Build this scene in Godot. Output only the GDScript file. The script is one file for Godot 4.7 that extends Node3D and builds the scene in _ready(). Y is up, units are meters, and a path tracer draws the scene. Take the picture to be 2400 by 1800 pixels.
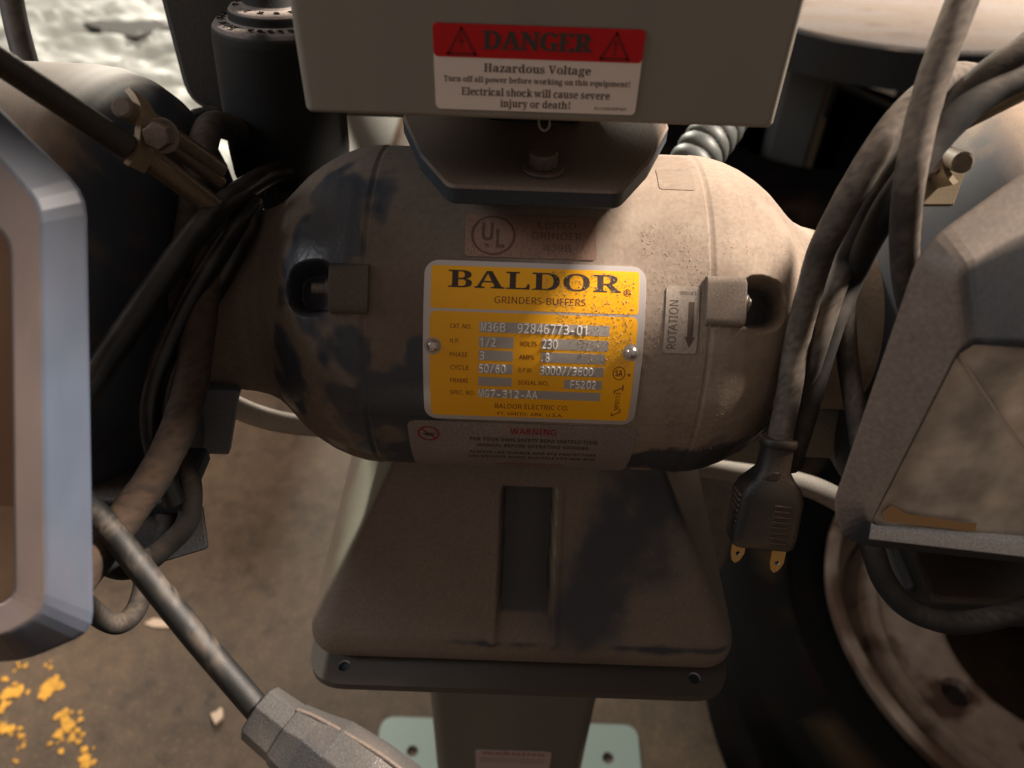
extends Node3D

# ------------------------------------------------------------------ shapes
class MB:
	var v := PackedVector3Array()
	var uv := PackedVector2Array()
	var ix := PackedInt32Array()

	func grid(rows: Array, wrap := false, us := PackedFloat32Array(), vs := PackedFloat32Array()) -> void:
		var b := v.size()
		var w: int = rows[0].size()
		for i in rows.size():
			v.append_array(rows[i])
			for j in w:
				uv.append(Vector2(us[i] if us.size() else float(i) / rows.size(), vs[j] if vs.size() else float(j) / w))
		for i in rows.size() - 1:
			for j in (w if wrap else w - 1):
				var k := (j + 1) % w
				ix.append_array([b + i * w + j, b + i * w + k, b + (i + 1) * w + k, b + i * w + j, b + (i + 1) * w + k, b + (i + 1) * w + j])

	func cap(ring: PackedVector3Array, last: bool) -> void:
		var b := v.size()
		var c := Vector3.ZERO
		for p in ring:
			c += p
		v.append_array(ring)
		v.append(c / ring.size())
		for j in ring.size() + 1:
			uv.append(Vector2.ZERO)
		for j in ring.size():
			var k := (j + 1) % ring.size()
			if last:
				ix.append_array([b + j, b + k, b + ring.size()])
			else:
				ix.append_array([b + k, b + j, b + ring.size()])

	func loft(rings: Array, caps := true) -> MB:
		grid(rings, true)
		if caps:
			cap(rings[0], false)
			cap(rings[-1], true)
		return self

	func layers(rings: Array, caps := true) -> MB:      # as loft, with a hard edge at every ring
		for i in rings.size() - 1:
			grid([rings[i], rings[i + 1]], true)
		if caps:
			cap(rings[0], false)
			cap(rings[-1], true)
		return self

	func add(o: MB) -> MB:
		var b := v.size()
		v.append_array(o.v)
		uv.append_array(o.uv)
		for i in o.ix:
			ix.append(b + i)
		return self

	func done(colour = null, ref = null) -> ArrayMesh:
		var c := Vector3.ZERO
		for p in v:
			c += p
		c /= v.size()
		if ref != null:
			c = ref
		var vol := 0.0
		for t in range(0, ix.size(), 3):
			vol += (v[ix[t]] - c).dot((v[ix[t + 1]] - c).cross(v[ix[t + 2]] - c))
		var s := 1.0
		if vol < 0.0:
			s = -1.0
		# counter-clockwise from outside where vol > 0; the engine wants clockwise
		var n := PackedVector3Array()
		n.resize(v.size())
		for t in range(0, ix.size(), 3):
			var m := (v[ix[t + 1]] - v[ix[t]]).cross(v[ix[t + 2]] - v[ix[t]]) * s
			n[ix[t]] += m
			n[ix[t + 1]] += m
			n[ix[t + 2]] += m
		for i in n.size():
			n[i] = n[i].normalized() if n[i].length_squared() > 0.0 else Vector3.UP
		if s > 0.0:
			for t in range(0, ix.size(), 3):
				var q := ix[t + 1]
				ix[t + 1] = ix[t + 2]
				ix[t + 2] = q
		var a := []
		a.resize(Mesh.ARRAY_MAX)
		a[Mesh.ARRAY_VERTEX] = v
		a[Mesh.ARRAY_NORMAL] = n
		a[Mesh.ARRAY_TEX_UV] = uv
		a[Mesh.ARRAY_INDEX] = ix
		if colour != null:
			var cs := PackedColorArray()
			cs.resize(v.size())
			for i in v.size():
				cs[i] = colour.call(v[i], n[i])
			a[Mesh.ARRAY_COLOR] = cs
		var am := ArrayMesh.new()
		am.add_surface_from_arrays(Mesh.PRIMITIVE_TRIANGLES, a)
		return am

func curve(pts: Array, per := 8) -> PackedVector3Array:
	var out := PackedVector3Array()
	for i in pts.size() - 1:
		var a: Vector3 = pts[maxi(i - 1, 0)]
		var b: Vector3 = pts[i]
		var c: Vector3 = pts[i + 1]
		var d: Vector3 = pts[mini(i + 2, pts.size() - 1)]
		for k in per:
			out.append(b.cubic_interpolate(c, a, d, float(k) / per))
	out.append(pts[-1])
	return out

func tube(pts: Array, r, sides := 14, per := 8, rough := 0.0) -> MB:
	var line := curve(pts, per) if per > 1 else PackedVector3Array(pts)
	var rings := []
	var side := Vector3.ZERO
	for i in line.size():
		var t := (line[mini(i + 1, line.size() - 1)] - line[maxi(i - 1, 0)]).normalized()
		if i == 0:
			side = t.cross(Vector3(0.31, 0.2, 0.9)).normalized()
		side = (side - t * side.dot(t)).normalized()
		var up := t.cross(side)
		var rad: float = r.sample(float(i) / (line.size() - 1)) if r is Curve else r
		var ring := PackedVector3Array()
		for k in sides:
			var an := TAU * k / sides
			var q := rad
			if rough > 0.0:
				q *= 1.0 + rough * nz_mid.get_noise_3dv(line[i] * 1.3 + Vector3(cos(an), sin(an), 0) * 0.004)
			ring.append(line[i] + side * cos(an) * q + up * sin(an) * q)
		rings.append(ring)
	return MB.new().loft(rings)

func rod(a: Vector3, b: Vector3, r: float, sides := 16, bevel := 0.0006, r2 := -1.0) -> MB:
	var t := (b - a).normalized()
	var s := t.cross(Vector3(0.2, 0.1, 0.95)).normalized()
	var u := t.cross(s)
	if r2 < 0.0:
		r2 = r
	var rings := []
	for q in [[a, r - bevel], [a + t * bevel, r], [b - t * bevel, r2], [b, r2 - bevel]]:
		var ring := PackedVector3Array()
		for k in sides:
			ring.append(q[0] + (s * cos(TAU * k / sides) + u * sin(TAU * k / sides)) * q[1])
		rings.append(ring)
	var m := MB.new()
	if sides <= 8:
		for i in 3:
			for k in sides:
				var j := (k + 1) % sides
				m.grid([PackedVector3Array([rings[i][k], rings[i][j]]), PackedVector3Array([rings[i + 1][k], rings[i + 1][j]])])
		m.cap(rings[0], false)
		m.cap(rings[3], true)
		return m
	return m.layers(rings)

func rounded(pts: Array, r, seg := 5) -> PackedVector2Array:   # polygon with its corners rounded
	var out := PackedVector2Array()
	for i in pts.size():
		var p: Vector2 = pts[i]
		var a: Vector2 = pts[i - 1] - p
		var b: Vector2 = pts[(i + 1) % pts.size()] - p
		var rr: float = r[i] if r is Array else r
		var d := minf(rr / tan(absf(a.angle_to(b)) / 2.0), minf(a.length(), b.length()) * 0.49)
		var p0 := p + a.normalized() * d
		var p1 := p + b.normalized() * d
		for k in seg + 1:
			var t := float(k) / seg
			out.append(p0.lerp(p, t).lerp(p.lerp(p1, t), t))
	return out

func box2(hx: float, hy: float) -> Array:
	return [Vector2(-hx, -hy), Vector2(hx, -hy), Vector2(hx, hy), Vector2(-hx, hy)]

func inset(poly: PackedVector2Array, d: float) -> PackedVector2Array:
	var out := PackedVector2Array()
	var turn := signf(area(poly))
	for i in poly.size():
		var a := (poly[i] - poly[i - 1]).normalized()
		var b := (poly[(i + 1) % poly.size()] - poly[i]).normalized()
		var n := (Vector2(-a.y, a.x) + Vector2(-b.y, b.x)).normalized() * turn
		out.append(poly[i] + n * d)
	return out

func area(poly: PackedVector2Array) -> float:
	var s := 0.0
	for i in poly.size():
		s += poly[i - 1].cross(poly[i])
	return s

func plate(poly: PackedVector2Array, t: Transform3D, thick: float, bevel := 0.0005) -> MB:   # z from 0 (back) to thick (front)
	var small := inset(poly, bevel)
	var rings := []
	for q in [[small, 0.0], [poly, bevel], [poly, thick - bevel], [small, thick]]:
		var ring := PackedVector3Array()
		for p in q[0]:
			ring.append(t * Vector3(p.x, p.y, q[1]))
		rings.append(ring)
	var m := MB.new()
	for i in 3:
		m.grid([rings[i], rings[i + 1]], true)
	var tri := Geometry2D.triangulate_polygon(small)
	if tri.is_empty():
		m.cap(rings[0], false)
		m.cap(rings[3], true)
		return m
	# same turning sense as the walls
	var flip := false
	if area(PackedVector2Array([small[tri[0]], small[tri[1]], small[tri[2]]])) * area(small) < 0.0:
		flip = true
	for e in 2:
		var b := m.v.size()
		m.v.append_array(rings[3 * e])
		for j in small.size():
			m.uv.append(small[j])
		for k in range(0, tri.size(), 3):
			if flip != (e == 0):
				m.ix.append_array([b + tri[k], b + tri[k + 2], b + tri[k + 1]])
			else:
				m.ix.append_array([b + tri[k], b + tri[k + 1], b + tri[k + 2]])
	return m

func ring_y(y: float, cx: float, cz: float, hx: float, hz: float, r: float, seg := 6, sub := 1) -> PackedVector3Array:
	var p := rounded(box2(hx, hz), r, seg)
	var out := PackedVector3Array()
	for i in p.size():
		var q := p[(i + 1) % p.size()]
		var parts := maxi(1, int(p[i].distance_to(q) / 0.001 / 2.0)) if sub > 1 and (i + 1) % (seg + 1) == 0 else 1
		if sub > 1 and (i + 1) % (seg + 1) == 0:
			parts = sub
		for k in parts:
			var w := p[i].lerp(q, float(k) / parts)
			out.append(Vector3(cx + w.x, y, cz + w.y))
	return out

func block(c: Vector3, h: Vector3, r := 0.003, t := Basis()) -> MB:       # box with rounded edges
	var rings := []
	var steps := [[-h.y, r], [-h.y + r * 0.3, r * 0.3], [-h.y + r, 0.0], [h.y - r, 0.0], [h.y - r * 0.3, r * 0.3], [h.y, r]]
	for s in steps:
		var ring := PackedVector3Array()
		for p in ring_y(s[0], 0, 0, h.x - s[1], h.z - s[1], r):
			ring.append(c + t * p)
		rings.append(ring)
	return MB.new().loft(rings)

# ------------------------------------------------------------------ nodes
func thing(called: String, label: String, category: String, at := Vector3.ZERO, group := "") -> Node3D:
	var o := Node3D.new()
	o.name = called
	add_child(o, true)
	o.position = at
	o.set_meta("label", label)
	o.set_meta("category", category)
	if group:
		o.set_meta("group", group)
	return o

func part(called: String, m, mat: Material, parent: Node3D, colour = null, stuff := false) -> MeshInstance3D:   # shapes are given in the scene's own metres
	var o := MeshInstance3D.new()
	o.name = called
	o.mesh = m.done(colour) if m is MB else m
	o.material_override = mat
	parent.add_child(o, true)
	var at := Vector3.ZERO
	var q: Node = parent
	while q != self:
		at += q.position
		q = q.get_parent()
	o.position = -at
	if stuff:
		o.set_meta("kind", "stuff")
	return o

func structure(o: Node3D) -> Node3D:
	o.set_meta("kind", "structure")
	return o

# ------------------------------------------------------------------ noise, colours, materials
var nz_big := noise(9.0, 3)
var nz_mid := noise(70.0, 3)
var nz_fine := noise(420.0, 2)
var nz_patch := noise(28.0, 3)
var sans := font("Droid Sans", 400)
var sans_bold := font("Droid Sans", 700)
var serif_bold := font("Droid Serif", 700)
var mono := font("Droid Sans Mono", 400)
const DUST := Color(0.255, 0.196, 0.150)
const PAINT := Color(0.030, 0.038, 0.052)

func noise(f: float, oct: int, s := 3) -> FastNoiseLite:
	var n := FastNoiseLite.new()
	n.noise_type = FastNoiseLite.TYPE_SIMPLEX_SMOOTH
	n.frequency = f
	n.fractal_octaves = oct
	n.seed = s
	return n

func font(family: String, weight: int) -> SystemFont:
	var f := SystemFont.new()
	f.font_names = PackedStringArray([family])
	f.font_weight = weight
	return f

func smooth(a: float, b: float, x: float) -> float:
	return smoothstep(a, b, x)

func lin(r: float, g: float, b: float) -> Color:
	return Color(r, g, b).linear_to_srgb()

func noise_tex(f: float, lo: float, hi: float, size := 256, oct := 3, s := 5) -> NoiseTexture2D:
	var t := NoiseTexture2D.new()
	t.width = size
	t.height = size
	t.seamless = true
	t.noise = noise(f, oct, s)
	var g := Gradient.new()
	g.set_color(0, Color(lo, lo, lo))
	g.set_color(1, Color(hi, hi, hi))
	t.color_ramp = g
	return t

func bump_tex(f: float, size := 256, oct := 3, s := 8) -> NoiseTexture2D:
	var t := NoiseTexture2D.new()
	t.width = size
	t.height = size
	t.seamless = true
	t.noise = noise(f, oct, s)
	return t

var grain_tex: NoiseTexture2D
var bump_fine: NoiseTexture2D
var bump_coarse: NoiseTexture2D

func mat(c: Color, rough := 0.6, metal := 0.0) -> StandardMaterial3D:
	var m := StandardMaterial3D.new()
	m.albedo_color = c
	m.roughness = rough
	m.metallic = metal
	return m

func worn(rough: float, relief := 0.03, tile := 30.0, metal := 0.0) -> StandardMaterial3D:   # takes its colour from the vertices, grain and relief from noise
	var m := mat(Color.WHITE, rough, metal)
	m.vertex_color_use_as_albedo = true
	m.albedo_texture = grain_tex
	m.uv1_triplanar = true
	m.uv1_scale = Vector3.ONE * tile
	if relief > 0.0:
		m.heightmap_enabled = true
		m.heightmap_texture = bump_fine
		m.heightmap_scale = relief
	return m

func dusty(p: Vector3, n: Vector3, bias: float, paint: Color, dust := DUST) -> Color:
	var d := smooth(-0.25, 0.25, nz_patch.get_noise_3dv(p) * 0.9 + nz_mid.get_noise_3dv(p) * 0.35 + n.y * 0.45 + bias)
	d = clampf(d * (0.86 + 0.3 * nz_fine.get_noise_3dv(p)), 0.0, 1.0)
	return paint.lerp(dust, d) * (1.0 + 0.18 * nz_big.get_noise_3dv(p * 4.0))

func dusty_fn(bias: float, paint := PAINT, dust := DUST) -> Callable:
	return func(p: Vector3, n: Vector3) -> Color: return dusty(p, n, bias, paint, dust)

# ------------------------------------------------------------------ lettering
func lettering(text: String, f: Font, at: Vector2, size: Vector2, where: Callable, depth := 0.0, spin := 0.0) -> MB:   # centred on `at`, stretched to `size`
	var tm := TextMesh.new()
	tm.text = text
	tm.font = f
	tm.font_size = 32
	tm.pixel_size = 0.01
	tm.curve_step = 1.5
	tm.depth = 0.02
	var arrays := tm.surface_get_arrays(0) if tm.get_surface_count() else []
	var m := MB.new()
	for s in tm.get_surface_count():
		var a := tm.surface_get_arrays(s)
		var b := m.v.size()
		m.v.append_array(a[Mesh.ARRAY_VERTEX])
		if a[Mesh.ARRAY_INDEX] == null:
			for k in a[Mesh.ARRAY_VERTEX].size():
				m.ix.append(b + k)
		else:
			for k in a[Mesh.ARRAY_INDEX]:
				m.ix.append(b + k)
	var box := AABB(m.v[0], Vector3.ZERO)
	for p in m.v:
		box = box.expand(p)
	var mid := box.get_center()
	for i in m.v.size():
		var q := (m.v[i] - mid) / box.size
		var w := Vector2(q.x * size.x, q.y * size.y).rotated(spin)
		m.v[i] = where.call(at.x + w.x, at.y + w.y, (q.z + 0.5) * maxf(depth, 0.00005))
		m.uv.append(Vector2.ZERO)
	return m

func on_motor(r: float) -> Callable:       # (metres along the shaft, metres of arc, height) wraps onto the housing; arc 0 faces the front
	return func(u: float, a: float, h: float) -> Vector3:
		var an := a / 0.0758 + 0.034
		return Vector3(u, AXIS.y + (r + h) * sin(an), (r + h) * cos(an))

func arc(deg: float) -> float:
	return deg_to_rad(deg) * 0.0758

func sheet(poly_w: float, poly_h: float, c: Vector2, r: float, where: Callable, thick: float, nu := 6) -> MB:   # thin rounded rectangle laid on a surface
	var ys := []
	for k in 7:
		ys.append(-poly_h / 2.0 + r * (1.0 - cos(PI / 2.0 * k / 6.0)))
	var mids := maxi(4, int(poly_h / 0.0007))
	for k in range(1, mids):
		ys.append(lerpf(-poly_h / 2.0 + r, poly_h / 2.0 - r, float(k) / mids))
	for k in 7:
		ys.append(poly_h / 2.0 - r * (1.0 - cos(PI / 2.0 * (6 - k) / 6.0)))
	var rows := []
	var low := []
	var edge_l := PackedVector3Array()
	var edge_r := PackedVector3Array()
	var base_l := PackedVector3Array()
	var base_r := PackedVector3Array()
	for y in ys:
		var over := maxf(0.0, absf(y) - (poly_h / 2.0 - r))
		var hw := poly_w / 2.0 - r + sqrt(maxf(0.0, r * r - over * over))
		var row := PackedVector3Array()
		for i in nu + 1:
			row.append(where.call(c.x - hw + 2.0 * hw * i / nu, c.y + y, thick))
		rows.append(row)
		edge_l.append(row[0])
		edge_r.append(row[nu])
		base_l.append(where.call(c.x - hw - thick * 0.3, c.y + y, 0.0))
		base_r.append(where.call(c.x + hw + thick * 0.3, c.y + y, 0.0))
	var m := MB.new()
	m.grid(rows)
	m.grid([edge_l, base_l])
	m.grid([base_r, edge_r])
	var lo := PackedVector3Array()
	var hi := PackedVector3Array()
	for i in nu + 1:
		var f := float(i) / nu
		lo.append(where.call(lerpf(c.x - poly_w / 2.0 + r, c.x + poly_w / 2.0 - r, f), c.y - poly_h / 2.0, 0.0))
		hi.append(where.call(lerpf(c.x - poly_w / 2.0 + r, c.x + poly_w / 2.0 - r, f), c.y + poly_h / 2.0, 0.0))
	m.grid([lo, rows[0]])
	m.grid([rows[-1], hi])
	return m

func ring_mark(c: Vector2, r: Vector2, w: float, where: Callable, h := 0.0001) -> MB:
	var a := PackedVector3Array()
	var b := PackedVector3Array()
	for k in 41:
		var an := TAU * k / 40.0
		a.append(where.call(c.x + (r.x - w) * cos(an), c.y + (r.y - w) * sin(an), h))
		b.append(where.call(c.x + r.x * cos(an), c.y + r.y * sin(an), h))
	var m := MB.new()
	m.grid([b, a])
	return m

func line_mark(pts: Array, w: float, where: Callable, h := 0.0001) -> MB:
	var m := MB.new()
	for i in pts.size() - 1:
		var a: Vector2 = pts[i]
		var b: Vector2 = pts[i + 1]
		var n := (b - a).normalized().orthogonal() * w / 2.0
		var e := (b - a).normalized() * w / 2.0
		m.grid([PackedVector3Array([where.call((a + n - e).x, (a + n - e).y, h), where.call((b + n + e).x, (b + n + e).y, h)]), PackedVector3Array([where.call((a - n - e).x, (a - n - e).y, h), where.call((b - n + e).x, (b - n + e).y, h)])])
	return m

func fill_mark(pts: Array, where: Callable, h := 0.0001) -> MB:
	var m := MB.new()
	var ring := PackedVector3Array()
	for p in pts:
		ring.append(where.call(p.x, p.y, h))
	m.cap(ring, true)
	return m

# ------------------------------------------------------------------ the scene
const AXIS := Vector3(-0.003, 0.9278, 0.0)

func _ready() -> void:
	camera_and_light()
	grain_tex = noise_tex(0.09, 0.72, 1.0, 256, 4)
	bump_fine = bump_tex(0.12, 256, 4)
	bump_coarse = bump_tex(0.03, 256, 4, 21)
	floor_and_paint()
	litter()
	wrapped_pallet()
	round_table()
	plywood_sheet()
	far_tire()
	truck_wheel()
	tall_cabinet()
	pedestal()
	grinder()
	control_box()
	back_panel()
	rubber_connector()
	gooseneck()
	cords()

func camera_and_light() -> void:
	var cam := Camera3D.new()
	cam.name = "camera"
	cam.transform = Transform3D(Basis(Vector3(0.9994, 0.0259, -0.0234), Vector3(-0.0349, 0.7427, -0.6687), Vector3(-0.0000, 0.6691, 0.7431)), Vector3(-0.0116, 1.1518, 0.3021))
	cam.fov = 53.13
	cam.near = 0.02
	cam.far = 60.0
	var look := CameraAttributesPhysical.new()
	look.frustum_focal_length = 24.0
	look.exposure_aperture = 8.0
	look.frustum_focus_distance = 0.33
	cam.attributes = look
	add_child(cam)
	cam.current = true
	var env := Environment.new()
	env.background_mode = Environment.BG_COLOR
	env.background_color = Color(1.0, 0.91, 0.85)
	env.background_energy_multiplier = 0.20
	env.tonemap_mode = Environment.TONE_MAPPER_LINEAR
	env.tonemap_exposure = 1.0
	env.sdfgi_enabled = true
	env.ssao_enabled = true
	env.ssil_enabled = true
	var we := WorldEnvironment.new()
	we.name = "world_environment"
	we.environment = env
	add_child(we)
	lamp("shop_light", Vector3(2.6, 3.6, -0.82), 76.0, Color(1.0, 0.94, 0.88), 0.36)
	lamp("shop_light", Vector3(-1.9, 3.2, -7.0), 84.0, Color(1.0, 0.97, 0.9), 0.5)
	lamp("shop_light", Vector3(-2.4, 2.4, 0.35), 2.4, Color(0.97, 0.98, 1.0), 0.45)

func lamp(called: String, at: Vector3, energy: float, c: Color, size: float) -> void:
	var l := OmniLight3D.new()
	l.name = called
	l.position = at
	l.light_energy = energy
	l.light_color = c
	l.light_size = size
	l.omni_range = 12.0
	l.omni_attenuation = 2.0
	l.shadow_enabled = true
	add_child(l, true)

# ---------------- setting
func floor_and_paint() -> void:
	var im := Image.create(1024, 1024, false, Image.FORMAT_RGB8)
	var a := noise(0.005, 5, 11)
	var b := noise(0.035, 4, 12)
	var c := noise(0.33, 2, 13)
	for y in 1024:
		for x in 1024:
			var k := 0.135 + 0.055 * a.get_noise_2d(x, y) + 0.05 * b.get_noise_2d(x, y) + 0.045 * c.get_noise_2d(x, y)
			k += smooth(0.42, 0.5, c.get_noise_2d(x * 0.5 + 500, y * 0.5)) * 0.07 - smooth(0.3, 0.55, b.get_noise_2d(x * 0.6, y * 0.6 + 700)) * 0.035
			im.set_pixel(x, y, lin(k * 0.42, k * 0.262, k * 0.142))
	var m := mat(Color.WHITE, 0.75)
	m.albedo_texture = ImageTexture.create_from_image(im)
	m.uv1_triplanar = true
	m.uv1_scale = Vector3.ONE * 0.62
	m.heightmap_enabled = true
	m.heightmap_texture = bump_coarse
	m.heightmap_scale = 0.12
	var mb := MB.new()
	mb.loft([ring_y(-0.1, 0, -2, 9, 9, 0.01, 1), ring_y(0.0, 0, -2, 9, 9, 0.01, 1)])
	var f := part("floor", mb, m, self)
	structure(f)
	# what is left of a yellow line: flakes of paint, thin solid chips
	var flakes := MB.new()
	var rng := RandomNumberGenerator.new()
	rng.seed = 4
	var spots := [[Vector3(-0.7056, 0.0000, -0.2515), 0.022, 9], [Vector3(-0.7571, 0.0000, -0.2428), 0.02, 8], [Vector3(-0.7671, 0.0000, -0.2785), 0.009, 4], [Vector3(-0.6617, 0.0000, -0.2013), 0.016, 9], [Vector3(-0.6464, 0.0000, -0.1816), 0.016, 10], [Vector3(-0.6303, 0.0000, -0.1710), 0.012, 6], [Vector3(-0.6509, 0.0000, -0.1641), 0.009, 5], [Vector3(-0.6051, 0.0000, -0.1446), 0.014, 7], [Vector3(-0.5970, 0.0000, -0.1330), 0.012, 6], [Vector3(-0.7226, 0.0000, -0.1771), 0.012, 4], [Vector3(-0.7389, 0.0000, -0.1721), 0.014, 5], [Vector3(-0.7043, 0.0000, -0.1592), 0.008, 3], [Vector3(-0.7261, 0.0000, -0.2836), 0.008, 3], [Vector3(-0.7814, 0.0000, -0.2231), 0.02, 8], [Vector3(-0.7031, 0.0000, -0.1324), 0.006, 3]]
	for s in spots:
		for k in s[2]:
			var p: Vector3 = s[0] + Vector3(rng.randfn(0, s[1] * 0.55), 0, rng.randfn(0, s[1] * 0.6))
			var r: float = s[1] * rng.randf_range(0.15, 0.5)
			var poly := PackedVector2Array()
			for j in 11:
				poly.append(Vector2.from_angle(TAU * j / 11.0) * r * rng.randf_range(0.45, 1.25))
			flakes.add(plate(poly, Transform3D(Basis(Vector3.RIGHT, Vector3.FORWARD, Vector3.UP), p + Vector3(0, 0.0003, 0)), 0.0008 + 0.0002 * (k % 5), 0.0001))
	var fm := worn(0.6, 0.0, 8.0)
	var fl := part("floor_marking", flakes, fm, self, func(p: Vector3, _n: Vector3) -> Color: return Color(0.62, 0.31, 0.03) * (1.0 + 0.5 * nz_mid.get_noise_3dv(p)))
	structure(fl)

func litter() -> void:
	var rng := RandomNumberGenerator.new()
	rng.seed = 12
	var items := [["paper_scrap", "pale torn scrap lying on the floor behind the black power cord", "scrap", Vector3(-0.5778, 0.0000, -0.3585), 0.034, 0.010], ["pebble", "small pale pebble on the floor left of the grey plug", "pebble", Vector3(-0.4346, 0.0000, -0.2080), 0.010, 0.012]]
	for q in items:
		var t := thing(q[0], q[1], q[2], q[3])
		var poly := PackedVector2Array()
		for j in 13:
			poly.append(Vector2(cos(TAU * j / 13.0) * q[4], sin(TAU * j / 13.0) * q[5]) * rng.randf_range(0.6, 1.15))
		part("chip", plate(poly, Transform3D(Basis(Vector3.RIGHT, Vector3.FORWARD, Vector3.UP), q[3] + Vector3(0, 0.0004, 0)), 0.0015 if q[0] == "paper_scrap" else 0.006, 0.0005), mat(lin(0.40, 0.30, 0.22), 0.8), t)

func wrapped_pallet() -> void:
	var t := thing("wrapped_pallet", "pale pallet load wrapped in wrinkled clear plastic film on the floor at back left", "pallet", Vector3(-1.3, 0, -2.2))
	var folds := noise(3.2, 4, 31)
	var wr := noise(9.0, 2, 32)
	var rows := []
	for i in 150:
		var row := PackedVector3Array()
		for j in 130:
			var x := lerpf(-3.4, -0.44, j / 129.0)
			var z := lerpf(-4.4, -0.95, i / 149.0)
			var edge := minf(smooth(-0.44, -0.58, x), smooth(-0.95, -1.12, z))
			var q := Vector3(x * 0.7 + z * 1.6, 0.0, (x - z * 0.4) * 0.45)
			var y := 0.30 + 0.034 * (1.0 - absf(folds.get_noise_3dv(q)) * 2.4) + 0.006 * wr.get_noise_3dv(q * 1.5)
			row.append(Vector3(x, 0.03 + y * edge, z))
		rows.append(row)
	var mb := MB.new()
	mb.grid(rows)
	var m := mat(lin(0.15, 0.155, 0.142), 0.55)
	m.metallic_specular = 0.4
	var me := mb.done(null, Vector3(-1.9, -3, -2.5))
	part("plastic_film", me, m, t)
	part("pallet_deck", block(Vector3(-1.92, 0.016, -2.66), Vector3(1.4, 0.012, 1.6), 0.004), mat(lin(0.2, 0.14, 0.09), 0.8), t)
	# a hole torn in the film shows the dark load below
	var hole := PackedVector2Array()
	for k in 20:
		var an := TAU * k / 20.0
		hole.append(Vector2(cos(an) * 0.13 * (1.0 + 0.35 * sin(an * 3.0)), sin(an) * 0.07 * (1.0 + 0.3 * cos(an * 5.0))))
	part("torn_hole", plate(hole, Transform3D(Basis(Vector3.RIGHT, Vector3.FORWARD, Vector3.UP), Vector3(-1.2167, 0.3520, -2.1557)), 0.006, 0.001), mat(lin(0.012, 0.009, 0.007), 0.9), t)

func round_table() -> void:
	var c := Vector3(0.665, 0.0, -1.305)
	var t := thing("round_table", "round worn wooden table with a black metal edge at upper right", "table", c)
	var top := []
	for q in [[0.0, 0.35], [0.003, 0.352], [0.008, 0.353], [0.012, 0.35]]:
		var ring := PackedVector3Array()
		for k in 96:
			ring.append(c + Vector3(cos(TAU * k / 96.0) * q[1], 0.742 + q[0], sin(TAU * k / 96.0) * q[1]))
		top.append(ring)
	var wood := noise(4.0, 4, 41)
	var m := worn(0.7, 0.05, 9.0)
	var rows := []
	for i in 60:
		var ring := PackedVector3Array()
		for k in 96:
			var r := 0.349 * i / 59.0 + 0.0005
			ring.append(c + Vector3(cos(TAU * k / 96.0) * r, 0.7545, sin(TAU * k / 96.0) * r))
		rows.append(ring)
	var tm := MB.new().loft(top)
	tm.grid(rows, true)
	part("tabletop", tm, m, t, func(p: Vector3, _n: Vector3) -> Color:
		var g := wood.get_noise_3d(p.x * 0.6, 0, p.z * 5.0)
		var col := Color(0.25, 0.205, 0.165).lerp(Color(0.26, 0.23, 0.21), smooth(-0.2, 0.3, g))
		return col.lerp(Color(0.2, 0.15, 0.13), smooth(0.28, 0.5, wood.get_noise_3d(p.x * 3.0 + 7.0, 3.0, p.z * 9.0))))
	var band := []
	for q in [[0.690, 0.352], [0.690, 0.362], [0.7505, 0.362], [0.7505, 0.3535], [0.743, 0.3535], [0.70, 0.352]]:
		var ring := PackedVector3Array()
		for k in 96:
			ring.append(c + Vector3(cos(TAU * k / 96.0) * q[1], q[0], sin(TAU * k / 96.0) * q[1]))
		band.append(ring)
	part("edge_band", MB.new().layers(band, false), worn(0.45, 0.03), t, dusty_fn(-0.75, Color(0.018, 0.019, 0.02)))
	for p in [[Vector3(0.6234, 0.5000, -1.4650), 0.045, Color(0.20, 0.19, 0.17)], [Vector3(0.6803, 0.5000, -1.4702), 0.014, Color(0.24, 0.17, 0.10)]]:
		var col: Color = p[2]
		part("leg", block(Vector3(p[0].x, 0.345, p[0].z), Vector3(p[1], 0.345, 0.03), 0.004), worn(0.7, 0.03), t, func(q: Vector3, _n: Vector3) -> Color: return col * (1.0 + 0.3 * nz_big.get_noise_3dv(q)))
	for p in [Vector3(0.95, 0.345, -1.18), Vector3(0.9, 0.345, -1.5)]:
		part("leg", block(p, Vector3(0.03, 0.345, 0.03), 0.004), worn(0.7, 0.03), t, func(_q: Vector3, _n: Vector3) -> Color: return Color(0.2, 0.15, 0.1))
	var br := worn(0.5, 0.0)
	for q in [[Vector3(0.6063, 0.6200, -1.2361), Vector3(0.6656, 0.4700, -1.3858)], [Vector3(0.6421, 0.5600, -1.3496), Vector3(0.7979, 0.5000, -1.3594)]]:
		part("brace", rod(q[0], q[1], 0.007), br, t, func(_p: Vector3, _n: Vector3) -> Color: return Color(0.09, 0.09, 0.09))
	part("shelf", block(Vector3(0.72, 0.64, -1.42), Vector3(0.22, 0.012, 0.16), 0.004), mat(lin(0.16, 0.11, 0.05), 0.8), t)

func plywood_sheet() -> void:
	var t := thing("plywood_sheet", "dark plywood sheet standing on edge behind the round table, mostly out of sight", "board", Vector3(0.615, 0, -1.72))
	part("panel", block(Vector3(0.615, 0.6, -1.72), Vector3(0.765, 0.6, 0.009), 0.003), mat(lin(0.03, 0.025, 0.02), 0.9), t)
	for k in 2:
		part("batten", block(Vector3(0.1 + k * 1.03, 0.6, -1.742), Vector3(0.03, 0.595, 0.012), 0.003), mat(lin(0.05, 0.04, 0.03), 0.9), t)

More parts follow.
